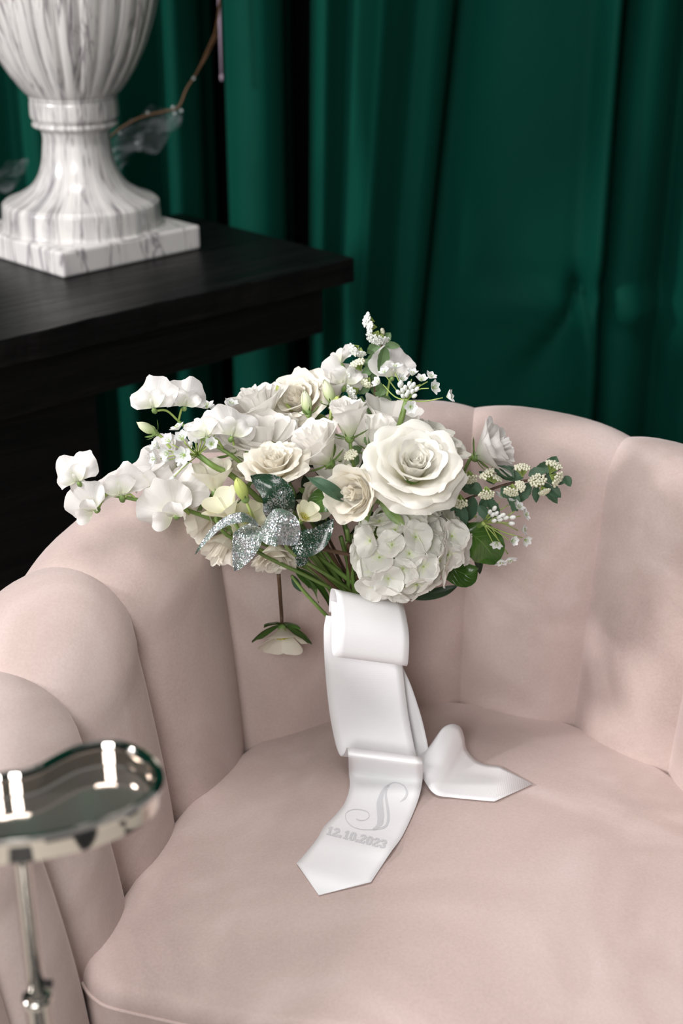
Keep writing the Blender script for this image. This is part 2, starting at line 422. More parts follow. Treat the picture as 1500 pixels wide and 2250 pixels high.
lathe('foot', [(0.0, 0.0305), (0.099, 0.0305), (0.100, 0.033), (0.0995, 0.045), (0.0985, 0.060), (0.0965, 0.0625), (0.094, 0.0650), (0.088, 0.0672), (0.078, 0.0715), (0.062, 0.0815), (0.052, 0.094), (0.0455, 0.111), (0.0425, 0.131), (0.0415, 0.142), (0.043, 0.150), (0.048, 0.1535),
    (0.0525, 0.156), (0.0525, 0.160), (0.049, 0.162), (0.053, 0.1645), (0.0545, 0.169), (0.0545, 0.180), (0.0535, 0.187), (0.049, 0.1895), (0.0, 0.1895)], urn, M_marble)
bp = [(0.0, 0.189), (0.050, 0.1895), (0.0535, 0.1915), (0.062, 0.2000), (0.078, 0.222), (0.092, 0.248), (0.104, 0.280), (0.112, 0.312), (0.116, 0.345), (0.116, 0.375), (0.111, 0.405), (0.102, 0.43), (0.096, 0.445)]
def flute(a, z, r):
    k = smooth01((z-0.191)/0.03)*(1-smooth01((z-0.40)/0.03))
    return -0.0028*k*(1-abs(cos(a*13)))**1.6
lathe('bowl', bp, urn, M_marble, 260, flute, 6)
lathe('rim', [(0.094, 0.441), (0.104, 0.445), (0.110, 0.452), (0.110, 0.458), (0.100, 0.462), (0.085, 0.455), (0.08, 0.44)], urn, M_marble)

# ---------------------------------------------------------------- leaf spray behind the urn, hanging cord
M_sheer = mat('sheer_leaf', (0.55, 0.56, 0.6), 0.25, Alpha=0.13)
q = N(M_sheer); wv = q.noise(q.coord('Object'), 30, 3, 0.6, 1.0)
q.l(q.math('MULTIPLY', q.ramp(wv, [(0.35, (0.05,)*3), (0.7, (0.5,)*3)]), 0.36), q.b.inputs['Alpha'])
M_twig = mat('rust_brown_twig', (0.12, 0.055, 0.02), 0.5)
q = N(M_twig); q.bump(q.noise(q.coord('Object'), 200, 3), 0.4, 0.001)
M_bead = mat('clear_bead', (0.9, 0.95, 0.95), 0.03, 0.0, Transmission_Weight=0.7, IOR=1.5)
q = N(M_bead); q.bump(q.noise(q.coord('Object'), 60, 2), 0.1, 0.001)
HB = 2.02
sp = link('leaf_spray', None, None, None, 'sheer translucent leaf spray on a thin brown twig behind the marbled urn', 'decoration')
base = W_h(205, 480, 2.0); base.z = TZ; sp.location = base
SI = Matrix.Translation(-base)
tw = [base + Vector((0, 0, 0.001)), W_h(215, 400, 2.0), W_h(235, 310, HB), W_h(300, 262, HB), W_h(360, 245, HB), W_h(392, 235, HB), W_h(410, 195, HB), W_h(432, 160, HB), W_h(455, 110, HB), W_h(475, 60, HB), W_h(484, -20, HB), W_h(488, -90, HB)]
pts = [SI @ catmull(tw, t/40*(len(tw)-1)) for t in range(41)]
m = MB(); m.tube(pts, 0.0021, 6, 0.0013); stemo = link('twig', m.build('twig'), sp, M_twig)
m = MB(); m.tube([SI @ W_h(420, 180, HB), SI @ W_h(450, 130, HB), SI @ W_h(478, 75, HB+0.01)], 0.0016, 5); link('twig', m.build('twig'), sp, M_twig)
def sheer(pl, ph, wd, seed):
    rnd = random.Random(seed); P = [W_h(x, y, ph) for x, y in pl]; ph1 = rnd.random()*6
    def f(u, v):
        c = catmull(P, v*(len(P)-1)); c2 = catmull(P, min(v+0.02, 1)*(len(P)-1)); c1 = catmull(P, max(v-0.02, 0)*(len(P)-1))
        t = (c2-c1).normalized(); sd = Vector((0, -1, 0)).cross(t).normalized(); s = 2*u-1
        ww = wd*sin(pi*min(1, v*0.94+0.04))**0.6
        return SI @ (c + sd*s*ww*(1+0.12*sin(9*v+ph1+s*2)) + Vector((0, 0.006*sin(7*v+4*s+ph1), 0.004*sin(12*v*1.3+3*s))))
    m = MB(); m.grid(f, 10, 24); return link('sheer_leaf', m.build('sheer_leaf'), sp, M_sheer)
sheer([(395, 240), (350, 275), (300, 300), (250, 310)], HB, 0.026, 1)
sheer([(310, 300), (280, 320), (250, 350), (245, 395)], HB-0.01, 0.018, 2)
sheer([(60, 350), (30, 380), (-20, 400), (-60, 420)], HB-0.01, 0.016, 3)
for x, y in ((380, 236), (398, 243), (325, 248), (425, 172), (264, 293), (252, 330), (301, 314), (383, 249)):
    m = MB(); m.ball(SI @ W_h(x, y, HB-0.012), 0.0024, 10, 8); link('bead', m.build('bead'), sp, M_bead)
M_cord = mat('mauve_cord', (0.42, 0.33, 0.42), 0.4)
q = N(M_cord); q.bump(q.noise(q.coord('Object', (1, 1, 20)), 60, 2), 0.3, 0.001)
m = MB(); c0 = W_h(481, 0, 2.15); cpts = [Vector((c0.x, c0.y, z)) for z in (2.6, 2.0, 1.4, 1.0, 0.92)]
m.tube(cpts, 0.0022, 8, 0.0017); m.ball(cpts[-1], 0.0024, 8, 6, 2.5)
link('hanging_cord', m.build('hanging_cord'), None, M_cord, 'thin pale mauve cord hanging in the black gap between curtain folds', 'cord')

# ---------------------------------------------------------------- nickel tray stand, near left
TZ2 = 0.762
ts = link('tray_stand', None, None, None, 'polished nickel stand with a raised-rim kidney-shaped tray beside the armchair', 'side table')
far = [(22, 1699), (50, 1697), (85, 1685), (120, 1666), (160, 1647), (205, 1635), (250, 1632), (290, 1641), (325, 1662), (346, 1692), (349, 1722), (330, 1752), (285, 1782), (235, 1804), (180, 1822), (120, 1836), (70, 1845), (22, 1850)]
FP = [W_z(x, y, TZ2) for x, y in far]
ax_p = FP[0]; ax_d = (FP[-1]-FP[0]).normalized(); ax_n = Vector((-ax_d.y, ax_d.x, 0))
def mirror(p): d = p-ax_p; return p - 2*ax_n*d.dot(ax_n)
loop = FP[:] + [mirror(p) for p in reversed(FP[1:-1])]
ptray = (FP[0]+FP[-1])/2; ptray = Vector((ptray.x, ptray.y, 0)); ts.location = ptray
TI = Matrix.Translation(-ptray)
def lp(u):
    n = len(loop); k = u*n; i = int(k) % n; f = k-int(k); p0, p1, p2, p3 = loop[i-1], loop[i], loop[(i+1) % n], loop[(i+2) % n]
    return 0.5*((2*p1) + (p2-p0)*f + (2*p0-5*p1+4*p2-p3)*f*f + (3*p1-p0-3*p2+p3)*f**3)
def ln(u):
    a = lp((u-0.004) % 1); b_ = lp((u+0.004) % 1); t = (b_-a).normalized(); return Vector((t.y, -t.x, 0))
sgn = 1 if (lp(0.25)-ptray).dot(ln(0.25)) > 0 else -1
H2 = 0.0145
sec = [(-1.0, -H2+0.0015), (-0.0050, -H2+0.0015), (-0.0032, -H2+0.0028), (-0.0032, -H2+0.0032), (-0.0031, -0.0075), (-0.0031, -0.0032), (-0.0031, -0.0028), (-0.0036, -0.0010), (-0.0022, 0.0012), (0.0004, 0.0016), (0.0024, 0.0004), (0.0018, -0.0020), (-0.0006, -0.0034), (-0.0008, -0.010), (-0.0010, -H2+0.001), (-0.0034, -H2-0.0012), (-1.0, -H2-0.0014)]
def ftray(u, v):
    i = min(int(round(v*16)), 16); off, z = sec[i]; p = lp(u % 1.0); n = ln(u % 1.0)*sgn
    if off == -1.0: p = (FP[0]+FP[-1])/2 + ((p-(FP[0]+FP[-1])/2))*0.02
    else: p = p + n*off
    return TI @ Vector((p.x, p.y, TZ2+z))
m = MB(); m.grid(ftray, 180, 16, True)
me = m.build('tray'); me.set_sharp_from_angle(angle=radians(30)); o = link('tray', me, ts, M_chrome)
M_tray_tint = mat('mirror_brown_reflection', (0.62, 0.54, 0.49), 0.09, 0.9)  # pink-brown reflection put into the colour of the tray's mirror floor
q = N(M_tray_tint); q.bump(q.noise(q.coord('Object'), 40, 2), 0.1, 0.001)
m = MB(); cpt = (FP[0]+FP[-1])/2
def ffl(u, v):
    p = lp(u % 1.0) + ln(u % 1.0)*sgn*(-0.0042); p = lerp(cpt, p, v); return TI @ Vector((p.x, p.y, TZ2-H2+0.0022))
m.grid(ffl, 180, 3, True); link('tray_floor', m.build('tray_floor'), o, M_tray_tint, 'mirror floor of the tray with a brown reflection put into its colour')
pc = Vector(((ptray.x), ptray.y, 0)); pp = W_z(36, 1893, TZ2-H2); pc = Vector((pp.x, pp.y+0.01, 0))
def rod(name, prof):
    PV = prof; m = MB(); n = len(PV)
    def f(u, v):
        k = int(round(v*(n-1))); r, z = PV[k]; a = 2*pi*u; return TI @ Vector((pc.x+r*cos(a), pc.y+r*sin(a), z))
    m.grid(f, 28, n-1, True); return link(name, m.build(name), ts, M_chrome)
rod('pole', [(0.0, 0.60), (0.0046, 0.60), (0.0046, TZ2-H2-0.006), (0.010, TZ2-H2-0.0015), (0.0, TZ2-H2-0.0012)])
rod('collar', [(0.0046, 0.655), (0.0075, 0.6545), (0.0080, 0.653), (0.0078, 0.650), (0.0068, 0.649), (0.0066, 0.01), (0.0066, 0.008)])
rod('base_plate', [(0.0, 0.014), (0.012, 0.013), (0.08, 0.009), (0.098, 0.006), (0.1, 0.002), (0.1, 0.0), (0.0, 0.0)])
m = MB(); m.tube([TI @ Vector((pc.x+0.004, pc.y, 0.662)), TI @ Vector((pc.x+0.0085, pc.y, 0.662))], 0.0022, 12)
link('thumb_screw', m.build('thumb_screw'), ts, M_dark)
# ---------------------------------------------------------------- flower materials
def petal_mat(name, tip, basec, vein=0.5, transl=0.3, rough=0.55, blush=None, sc=1.0):
    m = mat(name, tip, rough); q = N(m)
    uv = q.n('ShaderNodeTexCoord').outputs['UV']; sep = q.n('ShaderNodeSeparateXYZ'); q.l(uv, sep.inputs[0])
    g = q.ramp(sep.outputs[1], [(0.0, (1, 1, 1)), (0.55*sc, (0, 0, 0))])
    mp = q.n('ShaderNodeMapping'); mp.inputs['Scale'].default_value = (26, 1.6, 1); q.l(uv, mp.inputs[0])
    vn = q.noise(mp.outputs[0], 1.0, 3, 0.6, 0.4)
    c = q.mix(g, tip, basec)
    if blush: c = q.mix(q.ramp(q.noise(q.coord('Object'), 26, 2), [(0.45, (0, 0, 0)), (0.75, (1, 1, 1))]), c, blush)
    c = q.mix(q.math('MULTIPLY', vn, 0.10*vein), c, tuple(x*0.72 for x in tip))
    q.l(c, q.b.inputs['Base Color'])
    q.bump(vn, 0.35*vein, 0.0008)
    q.b.inputs['Specular IOR Level'].default_value = 0.25
    q.b.inputs['Subsurface Weight'].default_value = 0.0
    tr = q.n('ShaderNodeBsdfTranslucent'); q.l(c, tr.inputs[0])
    mx = q.n('ShaderNodeMixShader'); mx.inputs[0].default_value = transl
    q.l(q.b.outputs[0], mx.inputs[1]); q.l(tr.outputs[0], mx.inputs[2])
    q.l(mx.outputs[0], q.t.nodes['Material Output'].inputs[0]); return m
M_rose = petal_mat('white_rose_petal', (0.94, 0.92, 0.86), (0.90, 0.87, 0.60), 0.5, 0.38)
M_cream_p = petal_mat('cream_rose_petal', (0.93, 0.89, 0.80), (0.90, 0.80, 0.56), 0.6, 0.38)
M_lis = petal_mat('white_lisianthus_petal', (0.94, 0.915, 0.88), (0.76, 0.84, 0.54), 0.8, 0.38)
M_pea = petal_mat('sweet_pea_petal', (0.94, 0.915, 0.90), (0.84, 0.88, 0.66), 1.6, 0.42)
M_hyd = petal_mat('hydrangea_petal', (0.95, 0.94, 0.90), (0.84, 0.89, 0.64), 0.7, 0.38, sc=0.6)
M_hel = petal_mat('hellebore_petal', (0.86, 0.84, 0.66), (0.58, 0.68, 0.28), 0.8, 0.32)
M_hel_w = petal_mat('pale_hellebore_petal', (0.87, 0.83, 0.72), (0.70, 0.74, 0.42), 0.8, 0.32)
M_star = petal_mat('star_flower_petal', (0.92, 0.92, 0.93), (0.80, 0.88, 0.78), 0.6, 0.25)
M_bud = petal_mat('bud_skin', (0.80, 0.82, 0.60), (0.38, 0.52, 0.16), 0.8, 0.1, sc=1.5)
M_budg = petal_mat('green_bud_skin', (0.62, 0.68, 0.22), (0.38, 0.50, 0.12), 0.6, 0.1, sc=1.5)
M_wbud = petal_mat('white_bud', (0.86, 0.87, 0.84), (0.62, 0.72, 0.45), 0.2, 0.1, sc=0.7)
M_cbud = petal_mat('cream_blossom', (0.84, 0.82, 0.66), (0.62, 0.70, 0.34), 0.2, 0.1, sc=0.9)
M_stem = mat('fresh_green_stem', (0.16, 0.25, 0.06), 0.45)
q = N(M_stem); q.l(q.ramp(q.noise(q.coord('Object'), 30, 3), [(0.3, (0.10, 0.19, 0.035)), (0.7, (0.22, 0.32, 0.09))]), q.b.inputs['Base Color'])
M_lime = mat('lime_flower_stalk', (0.38, 0.50, 0.13), 0.5)
q = N(M_lime); q.l(q.ramp(q.noise(q.coord('Object'), 60, 2), [(0.3, (0.30, 0.42, 0.09)), (0.7, (0.45, 0.55, 0.18))]), q.b.inputs['Base Color'])
M_bark = mat('brown_stem', (0.10, 0.055, 0.03), 0.6)
q = N(M_bark); q.bump(q.noise(q.coord('Object'), 150, 3), 0.4, 0.001)
M_calyx = mat('calyx_green', (0.17, 0.28, 0.07), 0.5)
q = N(M_calyx); q.l(q.ramp(q.noise(q.coord('Object'), 90, 3), [(0.3, (0.10, 0.20, 0.04)), (0.7, (0.26, 0.36, 0.12))]), q.b.inputs['Base Color'])
M_stamen = mat('yellow_stamen', (0.62, 0.56, 0.12), 0.6)
q = N(M_stamen); q.bump(q.noise(q.coord('Object'), 300, 2), 0.3, 0.0005)
def leaf_mat(name, c1, c2, rough, glit=0.0, green_show=0.5):
    m = mat(name, c1, rough); q = N(m)
    uv = q.n('ShaderNodeTexCoord').outputs['UV']; sep = q.n('ShaderNodeSeparateXYZ'); q.l(uv, sep.inputs[0])
    du = q.math('ABSOLUTE', q.math('SUBTRACT', sep.outputs[0], 0.5))
    midrib = q.math('SUBTRACT', 1.0, q.math('DIVIDE', du, 0.02, True), True)
    sv = q.math('ADD', q.math('MULTIPLY', sep.outputs[1], 9.0), q.math('MULTIPLY', du, -6.0))
    side = q.math('ABSOLUTE', q.math('SUBTRACT', q.math('FRACT', sv), 0.5)); side = q.math('SUBTRACT', 1.0, q.math('DIVIDE', side, 0.07, True), True)
    vv = q.math('MAXIMUM', midrib, q.math('MULTIPLY', side, 0.5))
    n_ = q.noise(q.coord('Object'), 40, 3)
    c = q.ramp(n_, [(0.3, c1), (0.7, c2)])
    c = q.mix(q.math('MULTIPLY', vv, 0.45), c, tuple(min(1, x*2.6+0.03) for x in c2))
    q.bump(q.math('ADD', q.math('MULTIPLY', vv, -1.0), q.math('MULTIPLY', n_, 0.5)), 0.5, 0.0008)
    if glit:
        vo = q.n('ShaderNodeTexVoronoi', i_Scale=1500.0); q.l(q.n('ShaderNodeTexCoord').outputs['Object'], vo.inputs['Vector'])
        s3 = q.n('ShaderNodeSeparateColor'); q.l(vo.outputs['Color'], s3.inputs[0])
        patch = q.noise(q.coord('Object'), 75, 3, 0.6, 0.5)
        mask = q.math('GREATER_THAN', q.math('ADD', q.math('MULTIPLY', patch, 1.7), q.math('MULTIPLY', s3.outputs[0], 0.55)), 1.62-glit)
        irid = q.mix(q.math('GREATER_THAN', s3.outputs[1], 0.90), q.ramp(s3.outputs[2], [(0.0, (0.34, 0.37, 0.38)), (0.6, (0.66, 0.68, 0.69)), (1.0, (0.95, 0.95, 0.97))]), q.ramp(s3.outputs[2], [(0.0, (0.05, 0.8, 0.6)), (0.5, (0.8, 0.7, 0.95)), (1.0, (0.3, 0.9, 0.85))]))
        c = q.mix(mask, c, irid)
        q.l(q.math('MULTIPLY', mask, 0.75), q.b.inputs['Metallic'])
        q.l(q.math('ADD', q.math('MULTIPLY', mask, 0.12), 0.2), q.b.inputs['Roughness'])
        geo = q.n('ShaderNodeNewGeometry')
        va = q.n('ShaderNodeVectorMath', operation='SUBTRACT'); q.l(vo.outputs['Color'], va.inputs[0]); va.inputs[1].default_value = (0.5, 0.5, 0.5)
        vs = q.n('ShaderNodeVectorMath', operation='SCALE'); q.l(va.outputs[0], vs.inputs[0]); q.l(q.math('MULTIPLY', mask, 1.5), vs.inputs['Scale'])
        vadd = q.n('ShaderNodeVectorMath', operation='ADD'); q.l(geo.outputs['Normal'], vadd.inputs[0]); q.l(vs.outputs[0], vadd.inputs[1])
        vn = q.n('ShaderNodeVectorMath', operation='NORMALIZE'); q.l(vadd.outputs[0], vn.inputs[0]); q.l(vn.outputs[0], q.b.inputs['Normal'])
    q.l(c, q.b.inputs['Base Color']); return m
M_leaf = leaf_mat('glossy_leaf', (0.030, 0.075, 0.012), (0.06, 0.13, 0.022), 0.22)
M_leafb = leaf_mat('matte_blue_green_leaf', (0.035, 0.085, 0.045), (0.07, 0.14, 0.075), 0.55)
M_leafl = leaf_mat('pale_green_leaf', (0.08, 0.15, 0.055), (0.14, 0.23, 0.09), 0.5)
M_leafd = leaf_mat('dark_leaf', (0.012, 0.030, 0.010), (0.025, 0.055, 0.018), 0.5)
M_glit = leaf_mat('silver_glitter_leaf', (0.05, 0.09, 0.055), (0.15, 0.2, 0.16), 0.4, 0.62)
M_glitd = leaf_mat('green_glitter_leaf', (0.010, 0.030, 0.016), (0.02, 0.055, 0.028), 0.35, 0.36)

# ---------------------------------------------------------------- petals (flower axis is +Z)
def rev_petal(L, r0, th0, th1, A, rnd, p=1.0, ruf=0.0, tip=0.18, curl=0.0, nu=12, nv=12, freq=3.0, zoff=0.0, notch=0.0, jag=0.0):
    th0, th1 = radians(th0), radians(th1); A = radians(A); K = 40
    R = [r0]; Z = [zoff]
    for k in range(K):
        t = (k+0.5)/K; th = th0 + (th1-th0)*t**p + curl*max(0, t-0.78)/0.22*1.2
        R.append(R[-1]+sin(th)*L/K); Z.append(Z[-1]+cos(th)*L/K)
    ph, ph2 = rnd.random()*6.3, rnd.random()*6.3; skew = rnd.uniform(-0.15, 0.15)
    def f(u, v):
        s = 2*u-1; e = abs(s)
        vv = v*(1 - tip*e**2.6 - notch*exp(-(s/0.13)**2) + jag*0.5*(sin(s*23+ph)*0.6+sin(s*41+ph2)*0.4)*v)
        k = min(max(vv, 0)*K, K-1e-4); i = int(k); fr = k-i
        r = R[i]+(R[i+1]-R[i])*fr; z = Z[i]+(Z[i+1]-Z[i])*fr
        wv = 0.30+0.70*sin(min(1, v*1.25)*pi/2)
        a = A*s*wv
        w2 = ruf*L*v*v*(sin(freq*s*pi+ph)*0.6 + sin(freq*1.9*s*pi+ph2)*0.4*e + 0.25*sin(5*v+ph))
        edge = curl*0.10*L*e**4*v*v
        r += w2*0.8+edge; z += w2*0.5-edge*0.3
        z += skew*s*0.12*L*v
        return (r*cos(a), r*sin(a), z)
    m = MB(); m.grid(f, nu, nv); return m
def flat_petal(Lg, wd, rnd, cup=0.2, bend=0.2, ruf=0.05, shape=0.7, nu=8, nv=8, point=0.0, base=0.15, notch=0.0, rnd_=False):
    ph = rnd.random()*6.3
    def f(u, v):
        s = 2*u-1
        if rnd_: prof = base*(1-v) + sqrt(max(0.0, 1-((v-0.56)/(0.56 if v < 0.56 else 0.445))**2))*(1.0)
        else: prof = (base + (1-base)*sin(pi*min(1, 0.04+v*shape)))*(1-smooth01((v-0.70)/0.30)**1.5*(1.0 if point else 0.92))
        vv = v*(1-notch*exp(-(s/0.2)**2)*v)
        x = Lg*(vv - 0.0); y = wd*0.5*s*prof
        z = cup*wd*s*s*prof*0.5 + bend*Lg*v*v + ruf*wd*v*sin(s*5+ph+v*3)
        return (x, y, z)
    m = MB(); m.grid(f, nu, nv); return m
def frame(pos, d, roll=0.0):
    z = Vector(d).normalized(); x = Vector((0, 0, 1)).cross(z)
    if x.length < 1e-3: x = Vector((1, 0, 0))
    x.normalize(); y = z.cross(x)
    M = Matrix(((x.x, y.x, z.x, pos[0]), (x.y, y.y, z.y, pos[1]), (x.z, y.z, z.z, pos[2]), (0, 0, 0, 1)))
    return M @ Matrix.Rotation(roll, 4, 'Z')
CR, CU, CB = Vector((1, 0, 0)), Vector((0, ST, CT)), Vector((0, -CT, ST))   # right, up, towards the viewer
def D(r, u, t): return (CR*r + CU*u + CB*t).normalized()

bq = link('bouquet', None, None, None, 'white bridal bouquet of roses, sweet peas and hydrangea with a long white ribbon', 'bouquet')
BASE = W_z(757, 1665, 0.474); bq.location = BASE; BI = Matrix.Translation(-BASE)
NECK = W_h(785, 1335, 1.125)
def part(name, m, mt, M=None, label=None):
    o = link(name, m.build(name), bq, mt, label)
    o.matrix_local = BI @ M if M is not None else BI
    return o
def sub(name, m, mt, parent, local=None, label=None):
    o = link(name, m.build(name), parent, mt, label)
    if local is not None: o.matrix_local = local
    return o
def stem_to(parent, M, start, r=0.0016, mt=None, bow=0.2, end=None, name='stem'):
    e = end or NECK + Vector((random.uniform(-0.012, 0.012), random.uniform(-0.008, 0.012), random.uniform(-0.01, 0.02)))
    d = (M.to_3x3() @ Vector((0, 0, -1))).normalized(); L = (e-start).length
    P = [start, start + d*L*bow, lerp(start + d*L*bow, e, 0.5), e]
    pts = [M.inverted() @ catmull([P[0], P[1], P[2]*0.9+P[3]*0.1, P[3]], t*3/14) for t in range(15)]
    m = MB(); m.tube(pts, r, 6, r*1.1); return sub(name, m, mt or M_stem, parent)
def sepals(parent, R, n=5, rnd=random, down=-0.25, L=1.0, mt=None, z0=0.0):
    m = MB(); m.ball((0, 0, z0-R*0.12), R*0.26, 10, 6)
    for k in range(n):
        p = flat_petal(R*L, R*0.30, rnd, 0.3, down, 0.05, 0.75, 4, 5, 1)
        m.add(p, Matrix.Rotation(2*pi*k/n+rnd.random()*0.3, 4, 'Z') @ Matrix.Translation((R*0.10, 0, z0-R*0.1)))
    return sub('calyx', m, mt or M_calyx, parent)

def rose(px, py, h, Rpx, d, mt=None, n=20, seed=1, opening=1.0, name='rose', ruf=0.03, stem=True, tall=1.0, outer=True, spread=1.0):
    rnd = random.Random(seed); P = W_h(px, py, h); R = Rpx/F*(h/CT)*1.0
    dv = D(*d); M = frame(P - dv*R*0.55, dv, rnd.random()*6.3)
    m = MB(); m.ball((0, 0, R*0.1), R*0.20, 12, 8, 1.4)
    o = part(name, m, M_calyx, M)
    tiers = [(4, 0.02, 6, -30, 150, 0.86, 0.0), (4, 0.05, 10, -20, 100, 0.93, 0.10), (5, 0.08, 15, -8, 84, 0.97, 0.30), (5, 0.10, 21, 6, 78, 1.02, 0.50), (5, 0.12, 29, 22, 72, 1.07, 0.8), (5, 0.14, 39, 40, 68, 1.12, 1.0), (5, 0.15, 52, 62, 62, 1.16, 1.0), (4, 0.15, 64, 92, 60, 1.14, 0.9)]
    left = n; ti = 0
    while left > 0 and ti < 8:
        cnt, r0, t0, t1, A, L, cu_ = tiers[ti]; cnt = min(cnt, left); left -= cnt
        for i in range(cnt):
            k_ = opening*spread
            pm = rev_petal(R*L*tall*rnd.uniform(0.90, 1.08), R*r0, t0*(0.5+0.5*k_)+rnd.uniform(-4, 4), t1*k_ if t1 > 0 else t1/max(k_, 0.6)+rnd.uniform(-6, 6), A, rnd, 0.85, ruf*(0.8+0.35*ti), 0.08+0.015*ti, cu_, 18, 14, 1.6+0.2*ti, 0)
            pm.xf(Matrix.Rotation(2*pi*i/cnt + ti*0.7 + rnd.uniform(-0.15, 0.15), 4, 'Z'))
            sub('petal', pm, mt or M_rose, o)
        ti += 1
    sepals(o, R*0.8, 5, rnd)
    if stem: stem_to(o, M, P - dv*R*0.6, 0.0022)
    return o
def cupflower(px, py, h, Rpx, d, mt=None, seed=1, layers=((4, 5, -8, 60), (5, 12, 22, 52), (5, 22, 55, 50)), name='lisianthus', ruf=0.075, stem=True, L=1.42, bow=0.25, jag=0.02, curl=0.5, end=None, stem_r=0.0015):
    rnd = random.Random(seed); P = W_h(px, py, h); R = Rpx/F*(h/CT)
    dv = D(*d); M = frame(P - dv*R*L*0.55, dv, rnd.random()*6.3)
    m = MB(); m.ball((0, 0, R*0.12), R*0.16, 10, 6, 1.5)
    o = part(name, m, M_calyx, M)
    for li, (n, t0, t1, A) in enumerate(layers):
        for i in range(n):
            pm = rev_petal(R*L*rnd.uniform(0.92, 1.06), R*(0.10+0.04*li), t0+10+rnd.uniform(-4, 4), (t1-8)*0.86+rnd.uniform(-10, 10), A*1.12, rnd, 0.8, ruf, 0.13, curl*(0.5+0.5*li), 18, 14, 2.2, 0, 0, jag)
            pm.xf(Matrix.Rotation(2*pi*(i+0.5*li)/n+rnd.uniform(-0.15, 0.15), 4, 'Z'))
            sub('petal', pm, mt or M_lis, o)
    sepals(o, R*0.75, 5, rnd, 0.35, 0.9)
    if stem: stem_to(o, M, M.translation, stem_r, bow=bow, end=end)
    return o
def hellebore(px, py, h, Rpx, d, mt=None, seed=1, open_=55, stem=True, end=None, smt=None, bracts=0, center=True):
    rnd = random.Random(seed); P = W_h(px, py, h); R = Rpx/F*(h/CT); dv = D(*d)
    M = frame(P - dv*R*0.4, dv, rnd.random()*6.3)
    m = MB(); m.ball((0, 0, R*0.05), R*0.16, 10, 6)
    o = part('hellebore', m, M_calyx, M)
    for i in range(5):
        pm = rev_petal(R*1.15, R*0.06, open_-10+rnd.uniform(-5, 5), open_+12-rnd.random()*25, 47, rnd, 1.0, 0.045, 0.20, -0.3, 14, 12, 1.5, 0.001*(i % 2))
        pm.xf(Matrix.Rotation(2*pi*i/5, 4, 'Z')); sub('petal', pm, mt or M_hel, o)
    if center:
        m = MB()
        for k in range(46):
            a = k*2.4; rr = R*0.30*sqrt((k+1)/46); tp = Vector((cos(a)*rr, sin(a)*rr, R*(0.42-0.1*rr/R)))
            m.tube([(cos(a)*rr*0.3, sin(a)*rr*0.3, R*0.1), tp], R*0.010, 3, cap=False); m.ball(tp, R*0.030, 5, 3)
        sub('stamens', m, M_stamen, o).__setitem__('kind', 'stuff')
    for k in range(bracts):
        pm = flat_petal(R*1.15, R*0.45, rnd, 0.5, 0.35+0.3*rnd.random(), 0.1, 0.7, 5, 7, 1)
        sub('bract', pm, M_leaf, o, Matrix.Rotation(2*pi*k/bracts+rnd.random()*0.6, 4, 'Z') @ Matrix.Translation((R*0.05, 0, -R*0.12)))
    if stem: stem_to(o, M, M.translation, 0.0016, smt, end=end)
    return o
def sweet_pea(px, py, h, Rpx, d, seed=1, roll=0.0, attach=None, back=False):
    rnd = random.Random(seed); P = W_h(px, py, h); R = Rpx/F*(h/CT); dv = D(*d)
    M = frame(P - dv*R*0.1, dv, roll)
    m = MB(); m.ball((0, -R*0.55, -R*0.12), R*0.14, 8, 6, 1.6)
    for k in range(5):
        a = 2*pi*k/5; m.tube([(0, -R*0.55, -R*0.1), (cos(a)*R*0.16, -R*0.40+sin(a)*R*0.1, -R*0.02+R*0.1*sin(a))], R*0.035, 4, R*0.006)
    o = part('sweet_pea', m, M_calyx, M)
    ph, ph2 = rnd.random()*6.3, rnd.random()*6.3
    def std(u, v):
        s = 2*u-1; a = s*radians(92)
        rho = R*1.72*v*max(cos(a*0.80), 0.0)**0.55*(1-0.09*exp(-(s/0.08)**2))*(1+0.05*sin(9*s+ph)*v+0.025*sin(23*s+ph2))
        z = 0.10*R*v*abs(s)**1.5 + 0.17*R*v*v*sin(7.5*s+ph) + 0.10*R*v**3*sin(15*s+ph2) - 0.20*R*v**4 + 0.05*R*sin(4*v+ph2)*v + 0.10*R*exp(-(s/0.12)**2)*v
        return (rho*sin(a)*1.02, -R*0.45 + rho*cos(a), z)
    pm = MB(); pm.grid(std, 28, 12); sub('standard_petal', pm, M_pea, o)
    for sg in (-1, 1):
        ph3 = rnd.random()*6.3
        def wing(u, v, sg=sg, ph3=ph3):
            s = 2*u-1; wd = R*1.05*sqrt(max(0, 1-((v-0.55)/0.56)**2))
            L_ = R*0.86*v
            x = sg*(0.10*R + 0.52*R*v**1.2) + s*wd*0.42*0.7; y = -R*0.45 + L_*0.62 + s*wd*0.42*-0.7*sg
            z = R*(0.08+0.42*sin(pi*v*0.7)) + R*0.14*s*s + 0.06*R*v*sin(4*s+ph3+v*4)
            return (x, y, z)
        pm = MB(); pm.grid(wing, 8, 10); sub('wing_petal', pm, M_pea, o)
    def keel(u, v):
        s = 2*u-1; return (s*R*0.16*sin(pi*min(1, v+0.05)), -R*0.45 + R*0.5*v, R*(0.1 + 0.32*sin(pi*v*0.75)) - abs(s)*R*0.12)
    pm = MB(); pm.grid(keel, 6, 8); sub('keel_petal', pm, M_pea, o)
    if attach is not None:
        st = M @ Vector((0, -R*0.55, -R*0.15)); e = attach
        P3 = [st, lerp(st, e, 0.5)+Vector((0, 0.002, 0.004)), e]
        m = MB(); m.tube([M.inverted() @ catmull(P3, t/8*2) for t in range(9)], 0.0010, 5); sub('stem', m, M_lime, o)
    return o
